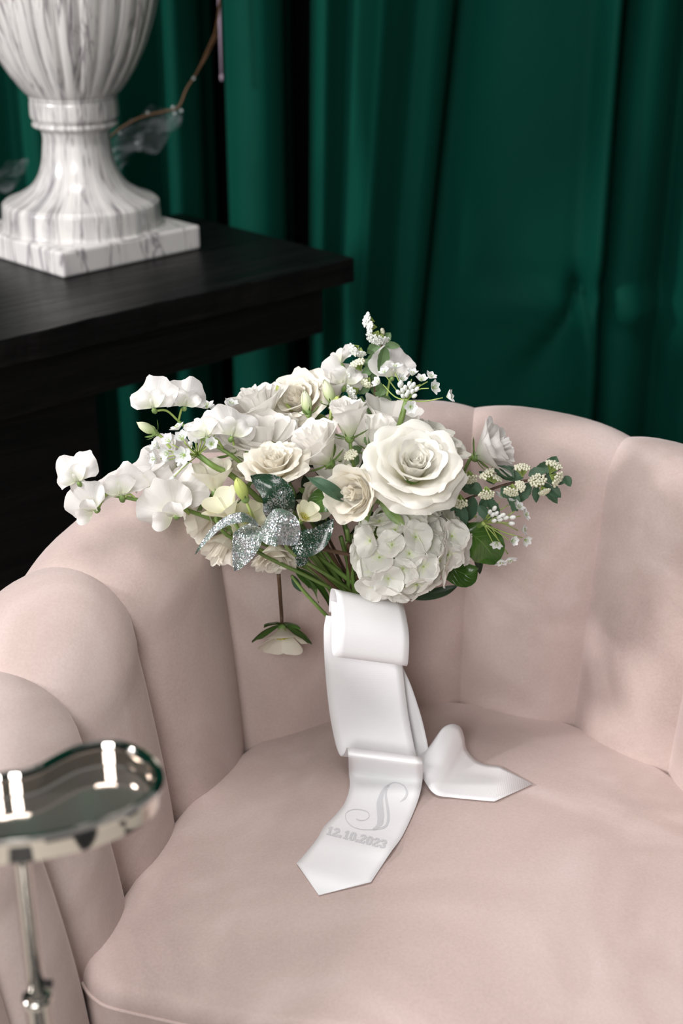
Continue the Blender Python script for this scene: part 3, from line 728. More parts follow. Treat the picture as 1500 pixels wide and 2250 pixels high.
def main_stem(pl, r0=0.0018, r1=0.0022, mt=None, name='stem', label=None):
    P = [p if isinstance(p, Vector) else W_h(*p) for p in pl]; n = len(P)
    m = MB(); k = 8*(n-1)
    m.tube([catmull(P, t/k*(n-1)) for t in range(k+1)], r0, 7, r1)
    return part(name, m, mt or M_stem, None, label)
def leaf(pl, wpx, mt, facing=(0, 0, 1), fold=0.25, name='leaf', label=None, twist=0.0, serr=0.0, nv=16, wmax=0.5, vees=0.0):
    P = [W_h(*p) for p in pl]; n = len(P); wd = wpx/F*(pl[0][2]/CT)
    fc = D(*facing)
    def f(u, v):
        c = catmull(P, v*(n-1)); c2 = catmull(P, min(v+0.03, 1)*(n-1)); c1 = catmull(P, max(v-0.03, 0)*(n-1))
        t = (c2-c1).normalized(); sd = t.cross(fc).normalized(); nr = sd.cross(t)
        if twist: R3 = Matrix.Rotation(twist*v, 3, t); sd = R3 @ sd; nr = R3 @ nr
        s = 2*u-1; x = v**(0.69/-math.log(wmax)) if 0 < v < 1 else v
        ww = wd*0.5*sin(pi*x)**0.75*(1+serr*abs(((v*14) % 1)-0.5))
        return c + sd*s*ww + nr*(abs(s)*fold*ww + 0.06*wd*sin(5*v+2*s))
    m = MB(); m.grid(f, 10, nv)
    return part(name, m, mt, None, label)
def star_umbel(hub, ends, buds, h, seed=1, stem=None, budspread=0.9, flR=13.5):
    rnd = random.Random(seed); H = W_h(*hub)
    m = MB(); m.ball(H, 0.0022, 8, 6)
    tips = []
    for (x, y, hh, fd) in ends:
        T = W_h(x, y, hh); T2 = T - D(*fd)*0.003; md = lerp(H, T2, 0.5) + Vector((0, 0, 0.004*rnd.uniform(-1, 1)))
        m.tube([catmull([H, md, T2], t/6*2) for t in range(7)], 0.00065, 4, 0.0005); tips.append((T, fd))
    bl = []
    for (x, y, hh) in buds:
        T = W_h(x, y, hh); m.tube([H, lerp(H, T, 0.6)+Vector((0, 0, 0.001)), T], 0.0005, 4); bl.append(T)
    o = part('star_flower_umbel', m, M_lime)
    OI = Matrix.Translation(BASE)
    for T, fd in tips:
        R = flR/F*(h/CT)*rnd.uniform(0.95, 1.15)*1.25; M = BI @ frame(T, D(*fd), rnd.random()*6)
        m = MB(); op = rnd.uniform(0.35, 0.8)
        for k in range(6):
            p = flat_petal(R, R*0.62, rnd, 0.35, 0.15, 0.03, 0.72, 5, 6, 1)
            m.add(p, Matrix.Rotation(2*pi*k/6, 4, 'Z') @ Matrix.Rotation(-op, 4, 'Y') @ Matrix.Translation((0.0004, 0, 0.0002*(k % 2))))
        fo = sub('floret', m, M_star, o, BI.inverted() @ M)
        m = MB()
        for k in range(6):
            a = k*1.05; tp = Vector((cos(a)*R*0.22, sin(a)*R*0.22, R*0.55)); m.tube([(0, 0, 0.0003), tp], R*0.02, 3, cap=False); m.ball(tp, R*0.05, 5, 3)
        m.ball((0, 0, R*0.12), R*0.13, 6, 5)
        m2 = m; so = sub('floret_center', m2, M_lime, o, BI.inverted() @ M)
    for T in bl:
        ax = (T-H).normalized(); m = MB(); m.ball(T, 0.0020, 7, 6, 1.5, ax); sub('bud', m, M_wbud, o)
    if stem: main_stem([hub] + stem, 0.0024, 0.0026, M_stem)
    return o
def spirea(twig, leaves, clusters, seed=1, lmt=None):
    rnd = random.Random(seed); P = [W_h(*p) for p in twig]; n = len(P); m = MB(); k = 8*(n-1)
    m.tube([catmull(P, t/k*(n-1)) for t in range(k+1)], 0.0009, 5, 0.0014)
    o = part('blossom_sprig', m, M_bark)
    for (x, y, hh, ang, Lp, wp) in leaves:
        B = W_h(x, y, hh); L = 1.25*Lp/F*hh/CT; wd = 1.3*wp/F*hh/CT; a = radians(ang)
        d = (CR*cos(a) + CU*sin(a) + CB*rnd.uniform(-0.4, 0.3)).normalized(); nr = (CB + CR*rnd.uniform(-0.6, 0.6) + CU*rnd.uniform(-0.4, 0.6)); sd = d.cross(nr).normalized(); nr = sd.cross(d)
        pm = MB(); ph = rnd.random()*6
        def f(u, v):
            s = 2*u-1; ww = wd*0.5*sin(pi*v**0.85)**0.8*(1+0.22*abs(((v*5) % 1)-0.5))
            return B + d*L*v + sd*s*ww + nr*(abs(s)*0.35*ww - 0.15*L*v*v)
        pm.grid(f, 6, 10); sub('leaf', pm, lmt or M_leafb, o)
    for (x, y, hh, Rp, ax_, ay_, opened) in clusters:   # flat-topped heads of tiny round blossoms
        C0 = W_h(x, y, hh); R = 1.12*Rp/F*hh/CT; up = (CR*ax_ + CU*ay_ + CB*0.35).normalized(); foot = C0 - up*R*1.1
        pm = MB(); sm = MB(); nn = 30
        for j in range(nn):
            a = j*2.4; rr = sqrt((j+0.5)/nn); q_ = frame(C0, up) @ Vector((cos(a)*rr*R*0.95, sin(a)*rr*R*0.95, R*0.25*(1-rr*rr)+rnd.uniform(-0.08, 0.08)*R))
            br = 0.00135*rnd.uniform(0.75, 1.1)
            if opened and j % 3:
                for z_ in range(5):
                    pm.ball(q_ + (frame(Vector(), up) @ Vector((cos(z_*1.257)*br*0.9, sin(z_*1.257)*br*0.9, 0))), br*0.55, 5, 3)
                pm.ball(q_, br*0.5, 5, 3)
            else: pm.ball(q_, br, 6, 4)
            sm.tube([foot, lerp(foot, q_, 0.6)+up*R*0.05, q_], 0.0003, 3, cap=False)
        so = sub('blossom_stalks', sm, M_lime, o); so['kind'] = 'stuff'
        bo = sub('blossom_cluster', pm, M_wbud if opened else M_cbud, o); bo['kind'] = 'stuff'
    return o
def hydrangea(px, py, h, Rpx, d, n=46, seed=3):
    rnd = random.Random(seed); C0 = W_h(px, py, h); R = Rpx/F*h/CT; dv = D(*d)
    F0 = frame(C0, dv); m = MB(); fl = []
    for i in range(n):
        z = 1 - 1.55*(i+0.5)/n; a = i*2.39996; s = sqrt(1-z*z)
        dirn = F0.to_3x3() @ Vector((s*cos(a), s*sin(a), z)); rad = R*rnd.uniform(0.78, 1.05); p = C0 + Vector((dirn.x*rad*1.0, dirn.y*rad*0.8, dirn.z*rad*1.0))
        m.tube([C0 - dv*R*0.6, lerp(C0-dv*R*0.6, p, 0.5)+dirn*R*0.1, p], 0.0007, 4, 0.0006, False); fl.append((p, (dirn + Vector([rnd.uniform(-0.38, 0.38) for _ in range(3)])).normalized()))
    o = part('hydrangea', m, M_lime)
    for p, dn in fl:
        fr = rnd.uniform(0.0130, 0.0160); pm = MB(); op = rnd.uniform(0.05, 0.5)
        for k in range(4):
            pt = flat_petal(fr, fr*1.18, rnd, rnd.uniform(0.05, 0.35), rnd.uniform(-0.2, 0.12), 0.035, 0.66, 10, 14, 0, 0.12, 0.0, True)
            pm.add(pt, Matrix.Rotation(pi/2*k+rnd.uniform(-0.12, 0.12), 4, 'Z') @ Matrix.Rotation(-op, 4, 'Y') @ Matrix.Translation((0.0006, 0, 0.0003*(k % 2))))
        fo = sub('floret', pm, M_hyd, o, frame(p, dn, rnd.random()*6))
        pm = MB(); pm.ball((0, 0, 0.0010), 0.0009, 6, 5)
        for v_ in (pm.v): pass
        fm = frame(p, dn); pm.xf(fm)
        sub('floret_eye', pm, M_lime, o)
    st = C0 - dv*R*0.5
    main_stem([st, lerp(st, NECK, 0.5)+Vector((0, 0.004, 0)), NECK], 0.0026, 0.003)
    return o

# ---------------------------------------------------------------- the flowers
rose(912, 1022, 1.045, 97, (0.08, 0.52, 0.84), M_rose, 38, 5, 0.92, ruf=0.035)
rose(950, 975, 1.105, 84, (0.45, 0.8, 0.35), M_rose, 28, 8, 1.1)
rose(792, 1085, 1.045, 108, (-0.50, 0.0, 0.80), M_cream_p, 23, 11, 0.62, tall=1.15)
rose(765, 1120, 1.075, 42, (-0.3, -0.8, 0.5), M_lis, 15, 12, 0.7, stem=False)
rose(603, 1020, 1.06, 66, (-0.1, 0.75, 0.65), M_cream_p, 33, 14, 0.9, ruf=0.05)
rose(655, 880, 1.16, 70, (-0.35, 0.45, 0.7), M_cream_p, 33, 16, 0.85, ruf=0.045)
rose(604, 1222, 1.085, 56, (0.1, -0.85, 0.45), M_cream_p, 28, 17, 1.0, ruf=0.07)
rose(700, 1090, 1.10, 60, (0.0, 0.1, 0.95), M_cream_p, 24, 18, 0.9, stem=False)
rose(545, 1030, 1.11, 60, (-0.3, 0.5, 0.8), M_cream_p, 24, 19, 0.9, stem=False)
rose(430, 1090, 1.10, 56, (-0.5, 0.2, 0.8), M_cream_p, 24, 20, 0.9, stem=False)
cupflower(762, 915, 1.09, 56, (-0.12, 0.93, 0.3), M_lis, 21, ((4, 4, -6, 62), (5, 14, 8, 52), (4, 22, 18, 50)), end=W_h(785, 1060, 1.10), bow=0.4)
cupflower(692, 978, 1.085, 64, (-0.55, 0.70, 0.45), M_lis, 22, ((4, 6, 0, 60), (5, 20, 24, 54), (5, 32, 44, 48)))
cupflower(563, 888, 1.15, 60, (-0.35, 0.85, 0.35), M_lis, 23, ((4, 5, 0, 60), (5, 18, 24, 54), (5, 28, 50, 48)), bow=0.35)
cupflower(575, 960, 1.11, 72, (0.0, 0.80, 0.5), M_lis, 24, ((4, 10, 10, 58), (5, 28, 38, 52), (5, 38, 60, 46)))
cupflower(1088, 985, 1.12, 56, (0.85, 0.38, 0.35), M_pea, 25, ((4, 5, 0, 60), (5, 20, 30, 52), (6, 34, 60, 46)), end=W_h(1000, 1080, 1.12), bow=0.2)
cupflower(822, 952, 1.11, 56, (0.1, 0.8, 0.6), M_lis, 26, ((3, 12, 18, 50), (5, 38, 60, 46)))
cupflower(858, 910, 1.15, 60, (0.2, 0.8, 0.4), M_lis, 27, ((5, 32, 50, 46), (4, 45, 74, 42)))
cupflower(488, 1205, 1.095, 54, (-0.35, -0.75, 0.45), M_cream_p, 28, ((4, 6, 6, 56), (5, 28, 45, 50)), ruf=0.10)
cupflower(745, 1010, 1.12, 50, (0, 0.3, 0.9), M_lis, 29, ((4, 10, 10, 55), (5, 34, 50, 50)), stem=False)
cupflower(440, 1140, 1.10, 50, (-0.7, -0.3, 0.5), M_cream_p, 30, ((4, 10, 20, 55), (5, 38, 55, 50)), stem=False)
cupflower(352, 1012, 1.11, 58, (-0.5, 0.6, 0.6), M_pea, 31, ((4, 8, 10, 56), (5, 30, 45, 50), (5, 40, 70, 46)))
cupflower(495, 960, 1.12, 56, (-0.3, 0.7, 0.6), M_pea, 32, ((4, 10, 10, 56), (5, 34, 50, 50)), stem=False)
cupflower(725, 850, 1.17, 52, (-0.1, 0.9, 0.4), M_lis, 33, ((4, 10, 0, 56), (5, 25, 30, 50)), stem=False)
cupflower(640, 950, 1.13, 52, (-0.2, 0.7, 0.7), M_lis, 34, ((4, 10, 0, 56), (5, 34, 40, 50)), stem=False)
# closed buds
for (x, y, hh, r_, d_, mt_, e_) in ((673, 884, 1.13, 24, (-0.15, 0.95, 0.1), M_bud, (705, 960, 1.12)), (722, 862, 1.14, 25, (-0.3, 0.9, 0.2), M_bud, (720, 940, 1.13)),
                               (322, 940, 1.11, 22, (-0.75, 0.45, 0.3), M_bud, (375, 985, 1.11)), (530, 1076, 1.035, 28, (-0.3, 0.8, 0.5), M_budg, (560, 1150, 1.07)), (738, 880, 1.13, 12, (0.4, 0.6, 0.5), M_budg, (725, 920, 1.13)), (612, 858, 1.165, 12, (-0.3, 0.7, 0.5), M_budg, (640, 900, 1.15))):
    R = r_/F*hh/CT; dv = D(*d_); M = frame(W_h(x, y, hh)-dv*R, dv, x); rnd = random.Random(x)
    m = MB(); m.ball((0, 0, R*0.1), R*0.35, 8, 6); o = part('flower_bud', m, M_calyx, M)
    for i in range(4):
        pm = rev_petal(R*2.3, R*0.1, 52, -44, 62, rnd, 0.75, 0.02, 0.25, 0, 8, 12)
        pm.xf(Matrix.Rotation(i*pi/2+0.2*(i % 2), 4, 'Z') @ Matrix.Scale(1+0.02*i, 4)); sub('petal', pm, mt_, o)
    if mt_ is M_bud: sepals(o, R*1.1, 5, rnd, 0.6, 1.0)
    stem_to(o, M, M.translation, 0.0012, M_lime, 0.3, W_h(*e_))
# hellebores
hellebore(470, 1060, 1.075, 70, (-0.15, 0.93, 0.35), M_hel_w, 41, 38, center=False)
hellebore(500, 1122, 1.05, 66, (-0.45, 0.75, 0.5), M_hel, 42, 40, center=False)
hellebore(545, 1140, 1.06, 48, (0.2, -0.1, 0.9), M_hel, 43, 60, stem=False)
hellebore(668, 1135, 1.035, 44, (0.35, 0.55, 0.6), M_hel, 44, 42)
hellebore(620, 1400, 1.110, 62, (0.05, -0.88, 0.42), M_hel_w, 45, 50, stem=True, end=W_h(612, 1262, 1.105), smt=M_bark, bracts=5)
# sweet peas
A1 = W_h(392, 925, 1.12); A2 = W_h(300, 1098, 1.075); A3 = W_h(248, 1083, 1.07); A4 = W_h(415, 1130, 1.075)
sweet_pea(336, 876, 1.11, 44, (-0.25, 0.3, 0.9), 51, 0.25, A1); sweet_pea(407, 874, 1.115, 40, (0.25, 0.2, 0.9), 52, -0.2, A1)
sweet_pea(165, 1040, 1.06, 44, (-0.3, 0.2, 0.9), 53, 0.55, W_h(222, 1085, 1.07)); sweet_pea(190, 1110, 1.055, 46, (-0.25, -0.45, 0.8), 54, 0.9, A3)
sweet_pea(264, 1068, 1.075, 50, (-0.1, 0.5, 0.8), 55, 0.3, A2); sweet_pea(366, 1118, 1.06, 54, (-0.1, -0.4, 0.9), 56, 0.7, A4)
sweet_pea(455, 940, 1.09, 46, (-0.4, 0.5, 0.8), 57, 0.5, W_h(490, 985, 1.09)); sweet_pea(512, 938, 1.085, 46, (0.35, 0.4, 0.9), 58, -0.4, W_h(515, 985, 1.09))
sweet_pea(748, 788, 1.19, 34, (-0.6, 0.5, 0.4), 59, 1.1, W_h(762, 860, 1.18)); sweet_pea(862, 808, 1.18, 40, (0.2, 0.1, 0.9), 60, -0.1, W_h(850, 870, 1.17))
sweet_pea(755, 828, 1.17, 44, (0.3, 0.5, 0.8), 61, -0.3, W_h(770, 880, 1.16)); sweet_pea(325, 1055, 1.09, 44, (-0.4, 0.4, 0.8), 62, 0.3, A4)
sweet_pea(400, 1075, 1.08, 46, (-0.3, 0.1, 0.9), 63, -0.5, A4); sweet_pea(1055, 1160, 1.12, 36, (0.7, -0.5, 0.5), 64, 2.2, W_h(1010, 1150, 1.12))
main_stem([(222, 1083, 1.07), (300, 1098, 1.075), (400, 1118, 1.08), (520, 1165, 1.10), (680, 1250, 1.115), NECK], 0.0016, 0.0022, M_stem)
main_stem([(392, 925, 1.12), (430, 955, 1.11), (520, 1010, 1.10), (600, 1100, 1.12), NECK], 0.0014, 0.002)
main_stem([(540, 990, 1.09), (600, 1040, 1.09), (640, 1120, 1.11), NECK], 0.0016, 0.0022)
# hydrangea
hydrangea(880, 1212, 1.068, 98, (0.0, -0.1, 0.95))
hydrangea(950, 1190, 1.085, 66, (0.4, 0.1, 0.9), 18, 9)
# star-flower umbels
star_umbel((893, 880, 1.12), [(846, 822, 1.11, (-0.4, 0.7, 0.5)), (868, 812, 1.12, (0, 0.9, 0.4)), (880, 838, 1.12, (0.3, 0.6, 0.6)), (925, 838, 1.12, (0.1, 0.7, 0.6)), (943, 832, 1.12, (0.4, 0.7, 0.5)), (948, 852, 1.11, (0.7, 0.1, 0.6)), (980, 872, 1.11, (0.9, 0.2, 0.3)), (901, 893, 1.09, (0.1, -0.2, 0.95)), (835, 842, 1.13, (-0.7, 0.3, 0.5)), (905, 826, 1.13, (0.1, 0.8, 0.5))],
           [(x, y, 1.115) for x, y in ((878, 846), (884, 858), (890, 852), (896, 862), (902, 850), (893, 868), (885, 870), (905, 860), (899, 844), (910, 870), (875, 862), (908, 846), (881, 842), (915, 855))], 1.11, 71, [(880, 925, 1.115), (862, 985, 1.12), (840, 1100, 1.13), NECK], flR=14)
star_umbel((1062, 1150, 1.10), [(1135, 1118, 1.10, (0.5, 0.6, 0.5)), (1150, 1132, 1.10, (0.8, 0.3, 0.4)), (1145, 1165, 1.11, (0.8, 0.1, 0.3)), (1152, 1185, 1.10, (0.5, -0.4, 0.7)), (1122, 1187, 1.09, (0.5, -0.1, 0.8)), (1100, 1228, 1.10, (0.1, -0.9, 0.3)), (1118, 1224, 1.10, (0.3, -0.9, 0.3)), (1120, 1103, 1.11, (0.3, 0.8, 0.4)), (1100, 1095, 1.11, (0.2, 0.9, 0.4)), (1092, 1190, 1.10, (-0.2, -0.7, 0.5))],
           [(x, y, 1.09) for x, y in ((1076, 1125), (1082, 1131), (1090, 1128), (1096, 1136), (1104, 1132), (1111, 1138), (1126, 1137), (1124, 1150), (1086, 1117), (1098, 1142), (1085, 1144))], 1.10, 72, [(1035, 1165, 1.11), (980, 1200, 1.12), (880, 1270, 1.125), NECK], flR=14)
star_umbel((435, 1000, 1.085), [(374, 972, 1.07, (-0.5, 0.5, 0.7)), (402, 968, 1.065, (-0.2, 0.6, 0.8)), (464, 976, 1.055, (0.1, 0.1, 0.98)), (405, 1000, 1.06, (-0.2, -0.1, 0.95)), (372, 996, 1.075, (-0.6, -0.1, 0.7)), (350, 985, 1.09, (-0.7, 0.4, 0.5)), (455, 898, 1.12, (-0.1, 0.8, 0.5)), (473, 908, 1.12, (0.1, 0.8, 0.5)), (505, 895, 1.13, (0.3, 0.8, 0.4)), (425, 950, 1.09, (-0.1, 0.8, 0.5)), (345, 1008, 1.09, (-0.8, 0, 0.4)), (392, 945, 1.10, (-0.4, 0.8, 0.3))],
           [(x, y, 1.07) for x, y in ((378, 1052), (365, 1012), (395, 1020), (418, 975), (430, 968))], 1.07, 73, [(470, 1025, 1.08), (515, 1050, 1.09), (600, 1130, 1.11), NECK], flR=17)
# blossom sprigs
spirea([(826, 728, 1.19), (838, 760, 1.19), (826, 800, 1.19), (824, 850, 1.18), (820, 920, 1.16), (800, 1040, 1.14)],
       [(838, 757, 1.19, 55, 26, 16), (845, 758, 1.185, -5, 26, 12), (846, 760, 1.18, -100, 46, 20), (838, 756, 1.195, -150, 30, 18), (822, 775, 1.19, -110, 40, 16), (826, 800, 1.185, -140, 34, 16), (828, 800, 1.19, 10, 26, 16), (815, 815, 1.185, -80, 40, 18), (824, 835, 1.18, -60, 38, 14), (815, 850, 1.18, -170, 36, 18), (822, 862, 1.175, -30, 40, 16), (800, 842, 1.18, 120, 24, 16), (818, 800, 1.185, 170, 22, 14), (795, 870, 1.17, -100, 34, 18), (835, 870, 1.17, 60, 22, 12), (806, 892, 1.16, -60, 34, 14), (800, 960, 1.12, -50, 40, 18), (795, 985, 1.12, 200, 30, 16), (775, 990, 1.12, -80, 32, 16), (808, 1000, 1.12, 80, 30, 14)],
       [(806, 702, 1.19, 14, -0.9, 0.2, 1), (812, 718, 1.185, 13, -0.9, 0, 1), (822, 744, 1.18, 17, -0.4, -0.8, 1), (838, 748, 1.18, 13, 0.1, -0.9, 1), (840, 728, 1.19, 5, 0.8, 0.3, 0), (776, 768, 1.18, 13, -0.7, -0.5, 1), (790, 776, 1.18, 11, -0.2, -0.9, 1), (785, 798, 1.175, 16, -0.3, 0.6, 0), (762, 826, 1.17, 13, -0.8, -0.4, 1), (804, 842, 1.165, 13, -0.5, -0.8, 0), (772, 862, 1.16, 16, -0.7, -0.4, 1), (770, 1000, 1.08, 14, -0.2, 0.3, 0)], 81, M_leafl)
spirea([(1230, 1030, 1.13), (1190, 1050, 1.12), (1130, 1060, 1.12), (1080, 1075, 1.12), (1000, 1110, 1.12), (940, 1160, 1.13)],
       [(1200, 1045, 1.12, 60, 44, 24), (1195, 1050, 1.12, -10, 38, 22), (1205, 1070, 1.12, -40, 28, 18), (1190, 1060, 1.12, -50, 50, 18), (1165, 1060, 1.12, -120, 42, 20), (1180, 1065, 1.12, -95, 34, 14), (1150, 1050, 1.12, 170, 50, 20), (1130, 1050, 1.11, 150, 44, 22), (1120, 1070, 1.11, -70, 52, 20), (1100, 1070, 1.10, -30, 34, 24), (1085, 1065, 1.11, 130, 38, 24), (1080, 1080, 1.10, -120, 44, 20), (1070, 1095, 1.10, -60, 50, 22), (1060, 1080, 1.11, 160, 50, 24), (1040, 1090, 1.11, -100, 50, 22), (1030, 1075, 1.11, 90, 32, 20), (1025, 1100, 1.10, 200, 40, 22), (1010, 1105, 1.10, -80, 48, 20), (1050, 1110, 1.10, -50, 36, 18), (1000, 1090, 1.11, 140, 36, 18), (990, 1110, 1.11, -120, 40, 20), (1215, 1020, 1.12, 200, 34, 20), (1160, 1045, 1.12, 20, 36, 18), (1240, 1045, 1.13, -60, 22, 14), (1090, 1045, 1.12, 30, 34, 18), (1135, 1085, 1.11, -100, 34, 16)],
       [(1216, 1022, 1.11, 18, 0.3, 0.8, 0), (1224, 1052, 1.105, 17, 0.5, -0.3, 0), (1180, 1056, 1.105, 18, -0.1, 0.3, 0), (1195, 1080, 1.105, 12, 0.3, -0.8, 0), (1148, 1028, 1.11, 17, 0, 0.9, 0), (1142, 1068, 1.10, 12, 0.2, 0.2, 0), (1122, 1080, 1.095, 16, -0.2, -0.7, 0), (1070, 1042, 1.11, 18, -0.5, 0.7, 0), (1030, 1052, 1.105, 17, 0, -0.6, 0), (1068, 1086, 1.09, 17, 0, -0.6, 0), (1008, 1105, 1.085, 18, -0.1, -0.6, 0), (1090, 1050, 1.11, 12, 0.4, 0.7, 0)], 82)
# leaves
leaf([(1000, 1150, 1.11), (1035, 1175, 1.10), (1070, 1205, 1.10), (1092, 1238, 1.10)], 86, M_leaf, (-0.3, 0.5, 0.8), 0.12, 'leaf', 'large glossy dark green leaf', wmax=0.56, serr=0.06, nv=40)
leaf([(955, 1235, 1.11), (990, 1250, 1.10), (1025, 1262, 1.10), (1050, 1248, 1.10)], 68, M_leaf, (-0.1, 0.5, 0.8), 0.12, wmax=0.55, serr=0.06, nv=40)
leaf([(880, 1312, 1.13), (930, 1310, 1.13), (975, 1300, 1.13), (1006, 1287, 1.13)], 26, M_leafd, (0, 0.5, 0.8), 0.2, serr=0.08, nv=40)
leaf([(1040, 1200, 1.13), (1050, 1225, 1.13), (1054, 1262, 1.13)], 22, M_leafd, (-0.2, 0, 1), 0.2)
leaf([(1000, 1120, 1.12), (1010, 1140, 1.12), (1030, 1165, 1.12)], 26, M_leaf, (-0.2, 0.3, 1), 0.2)
leaf([(755, 1090, 1.06), (715, 1095, 1.05), (672, 1118, 1.05)], 56, M_leaf, (0.1, -0.2, 0.9), 0.25, wmax=0.5)
leaf([(673, 1048, 1.04), (700, 1062, 1.03), (735, 1085, 1.03), (755, 1100, 1.04)], 30, M_leafb, (0.3, 0.3, 0.9), 0.5, wmax=0.55)
leaf([(700, 1325, 1.12), (690, 1290, 1.11), (665, 1265, 1.105), (640, 1238, 1.105)], 22, M_leaf, (-0.4, 0.4, 0.8), 0.5, 'leaf')
leaf([(725, 1335, 1.115), (712, 1308, 1.11), (680, 1270, 1.105), (635, 1245, 1.105)], 26, M_leaf, (0.6, 0.4, 0.6), 0.4, 'leaf')
main_stem([(640, 1265, 1.11), (668, 1300, 1.11), (700, 1335, 1.11), (726, 1362, 1.115)], 0.0014, 0.0018, M_stem)
for pl, wq in (([(640, 1262, 1.12), (650, 1282, 1.12), (662, 1300, 1.12)], 18), ([(820, 1000, 1.14), (800, 1030, 1.13), (790, 1065, 1.13)], 22), ([(560, 960, 1.13), (540, 975, 1.13), (520, 980, 1.13)], 16),
               ([(600, 915, 1.15), (575, 935, 1.14), (560, 948, 1.13)], 24), ([(640, 945, 1.13), (665, 955, 1.12), (690, 950, 1.12)], 18), ([(430, 1030, 1.10), (410, 1020, 1.10), (388, 1022, 1.09)], 16)):
    leaf(pl, wq, M_leafb, (0.2, 0.2, 0.9), 0.3)
# glitter leaves
leaf([(600, 1150, 1.03), (612, 1115, 1.02), (600, 1075, 1.02), (550, 1046, 1.03)], 76, M_glitd, (0.3, -0.1, 0.9), 0.15, 'glitter_leaf', 'dark green leaf dusted with silver glitter', wmax=0.45)
leaf([(568, 1155, 1.02), (530, 1140, 1.01), (480, 1160, 1.01), (428, 1218, 1.01)], 30, M_glit, (-0.1, 0.6, 0.8), 0.4, 'glitter_leaf', 'narrow silver glitter leaf', wmax=0.4)
leaf([(556, 1152, 1.025), (545, 1180, 1.01), (532, 1215, 1.01), (516, 1254, 1.015)], 66, M_glit, (-0.2, -0.1, 0.95), 0.12, 'glitter_leaf', 'silver glitter leaf with a green tip', wmax=0.38)
leaf([(565, 1165, 1.02), (595, 1160, 1.005), (625, 1165, 1.005), (652, 1195, 1.01)], 84, M_glit, (0.1, 0.2, 0.95), 0.15, 'glitter_leaf', 'broad silver glitter leaf', wmax=0.5)
leaf([(640, 1195, 1.02), (665, 1195, 1.015), (700, 1180, 1.015), (733, 1140, 1.02)], 62, M_glitd, (0.0, -0.1, 0.95), 0.15, 'glitter_leaf', 'green leaf edged with silver glitter', wmax=0.42)
leaf([(650, 1225, 1.03), (662, 1230, 1.03), (662, 1205, 1.025)], 30, M_glitd, (0.0, -0.1, 0.95), 0.15, 'glitter_leaf', wmax=0.5)
main_stem([(566, 1158, 1.025), (620, 1190, 1.05), (700, 1260, 1.09), NECK], 0.0016, 0.0018, M_bark)
# stems converging on the tie and down through the handle
rnd = random.Random(9)
for k in range(26):
    a = k*2.4; rr = 0.0135*sqrt((k+0.5)/26); top = W_h(700+rnd.random()*170, 1150+rnd.random()*60, 1.10+rnd.random()*0.06)
    q1 = NECK + Vector((cos(a)*rr, sin(a)*rr*0.8, 0)); bt = BASE + Vector((0.010+cos(a+0.5)*rr*1.0, sin(a+0.5)*rr*0.8 + 0.020, rnd.uniform(0.004, 0.012)))
    main_stem([top, lerp(top, q1, 0.6)+Vector((0, 0.004, 0)), q1, lerp(q1, bt, 0.5), bt], 0.0014+0.0008*rnd.random(), 0.002, rnd.choice([M_stem, M_stem, M_bark]))
# dark leaves filling the underside of the mass
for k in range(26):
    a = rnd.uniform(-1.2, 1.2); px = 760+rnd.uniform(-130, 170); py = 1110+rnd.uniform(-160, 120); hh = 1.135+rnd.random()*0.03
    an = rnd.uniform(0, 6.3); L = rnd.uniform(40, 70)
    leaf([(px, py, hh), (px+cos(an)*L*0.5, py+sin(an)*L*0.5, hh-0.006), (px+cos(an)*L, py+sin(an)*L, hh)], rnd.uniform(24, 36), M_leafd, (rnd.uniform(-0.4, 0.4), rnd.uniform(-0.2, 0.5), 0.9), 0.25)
main_stem([(590, 1180, 1.06), (700, 1205, 1.08), (800, 1225, 1.09)], 0.0016, 0.0018, M_bark)

# ---------------------------------------------------------------- ribbon
M_rib = mat('white_satin_ribbon', (0.86, 0.855, 0.87), 0.38)
q = N(M_rib); cu = q.n('ShaderNodeTexCoord').outputs['UV']; sp3 = q.n('ShaderNodeSeparateXYZ'); q.l(cu, sp3.inputs[0])
rb = q.math('SINE', q.math('MULTIPLY', sp3.outputs[1], 2*pi*950)); q.bump(rb, 0.12, 0.0004)
q.l(q.mix(q.noise(q.coord('Object'), 60, 2), (0.87, 0.865, 0.88), (0.84, 0.835, 0.855)), q.b.inputs['Base Color'])
q.b.inputs['Specular IOR Level'].default_value = 0.4
def WS(px, py, off):            # point seen at (px, py) lying off above the seat
    z = SZ + 0.01
    for _ in range(8):
        p = W_z(px, py, z); z = seat_z(p.x, p.y) + off
    return W_z(px, py, z)
def ribbon(rows, tip, sub_=8, name='ribbon'):
    Ls = [r[0] for r in rows]; Rs = [r[1] for r in rows]; n = len(rows); nu = 10; nv = sub_*(n-1); m = MB(); s_ = 0; prev = None
    for j in range(nv+1):
        t = j/nv*(n-1); a = catmull(Ls, t); b_ = catmull(Rs, t); c = (a+b_)/2
        if prev is not None: s_ += (c-prev).length
        prev = c
        for i in range(nu+1): m.v.append(lerp(a, b_, i/nu)); m.uv.append((i/nu, s_))
    for j in range(nv):
        for i in range(nu):
            a = j*(nu+1)+i; m.f.append((a, a+1, a+nu+2, a+nu+1))
    if tip is not None:
        k = len(m.v); m.v.append(tip); m.uv.append((0.5, s_+0.02))
        for i in range(nu): m.f.append((nv*(nu+1)+i, nv*(nu+1)+i+1, k))
    o = part(name, m, M_rib); sd = o.modifiers.new('thick', 'SOLIDIFY'); sd.thickness = 0.0004; sd.offset = 0; return o, m
def rr_(a, b_): return (W_h(*a), W_h(*b_))
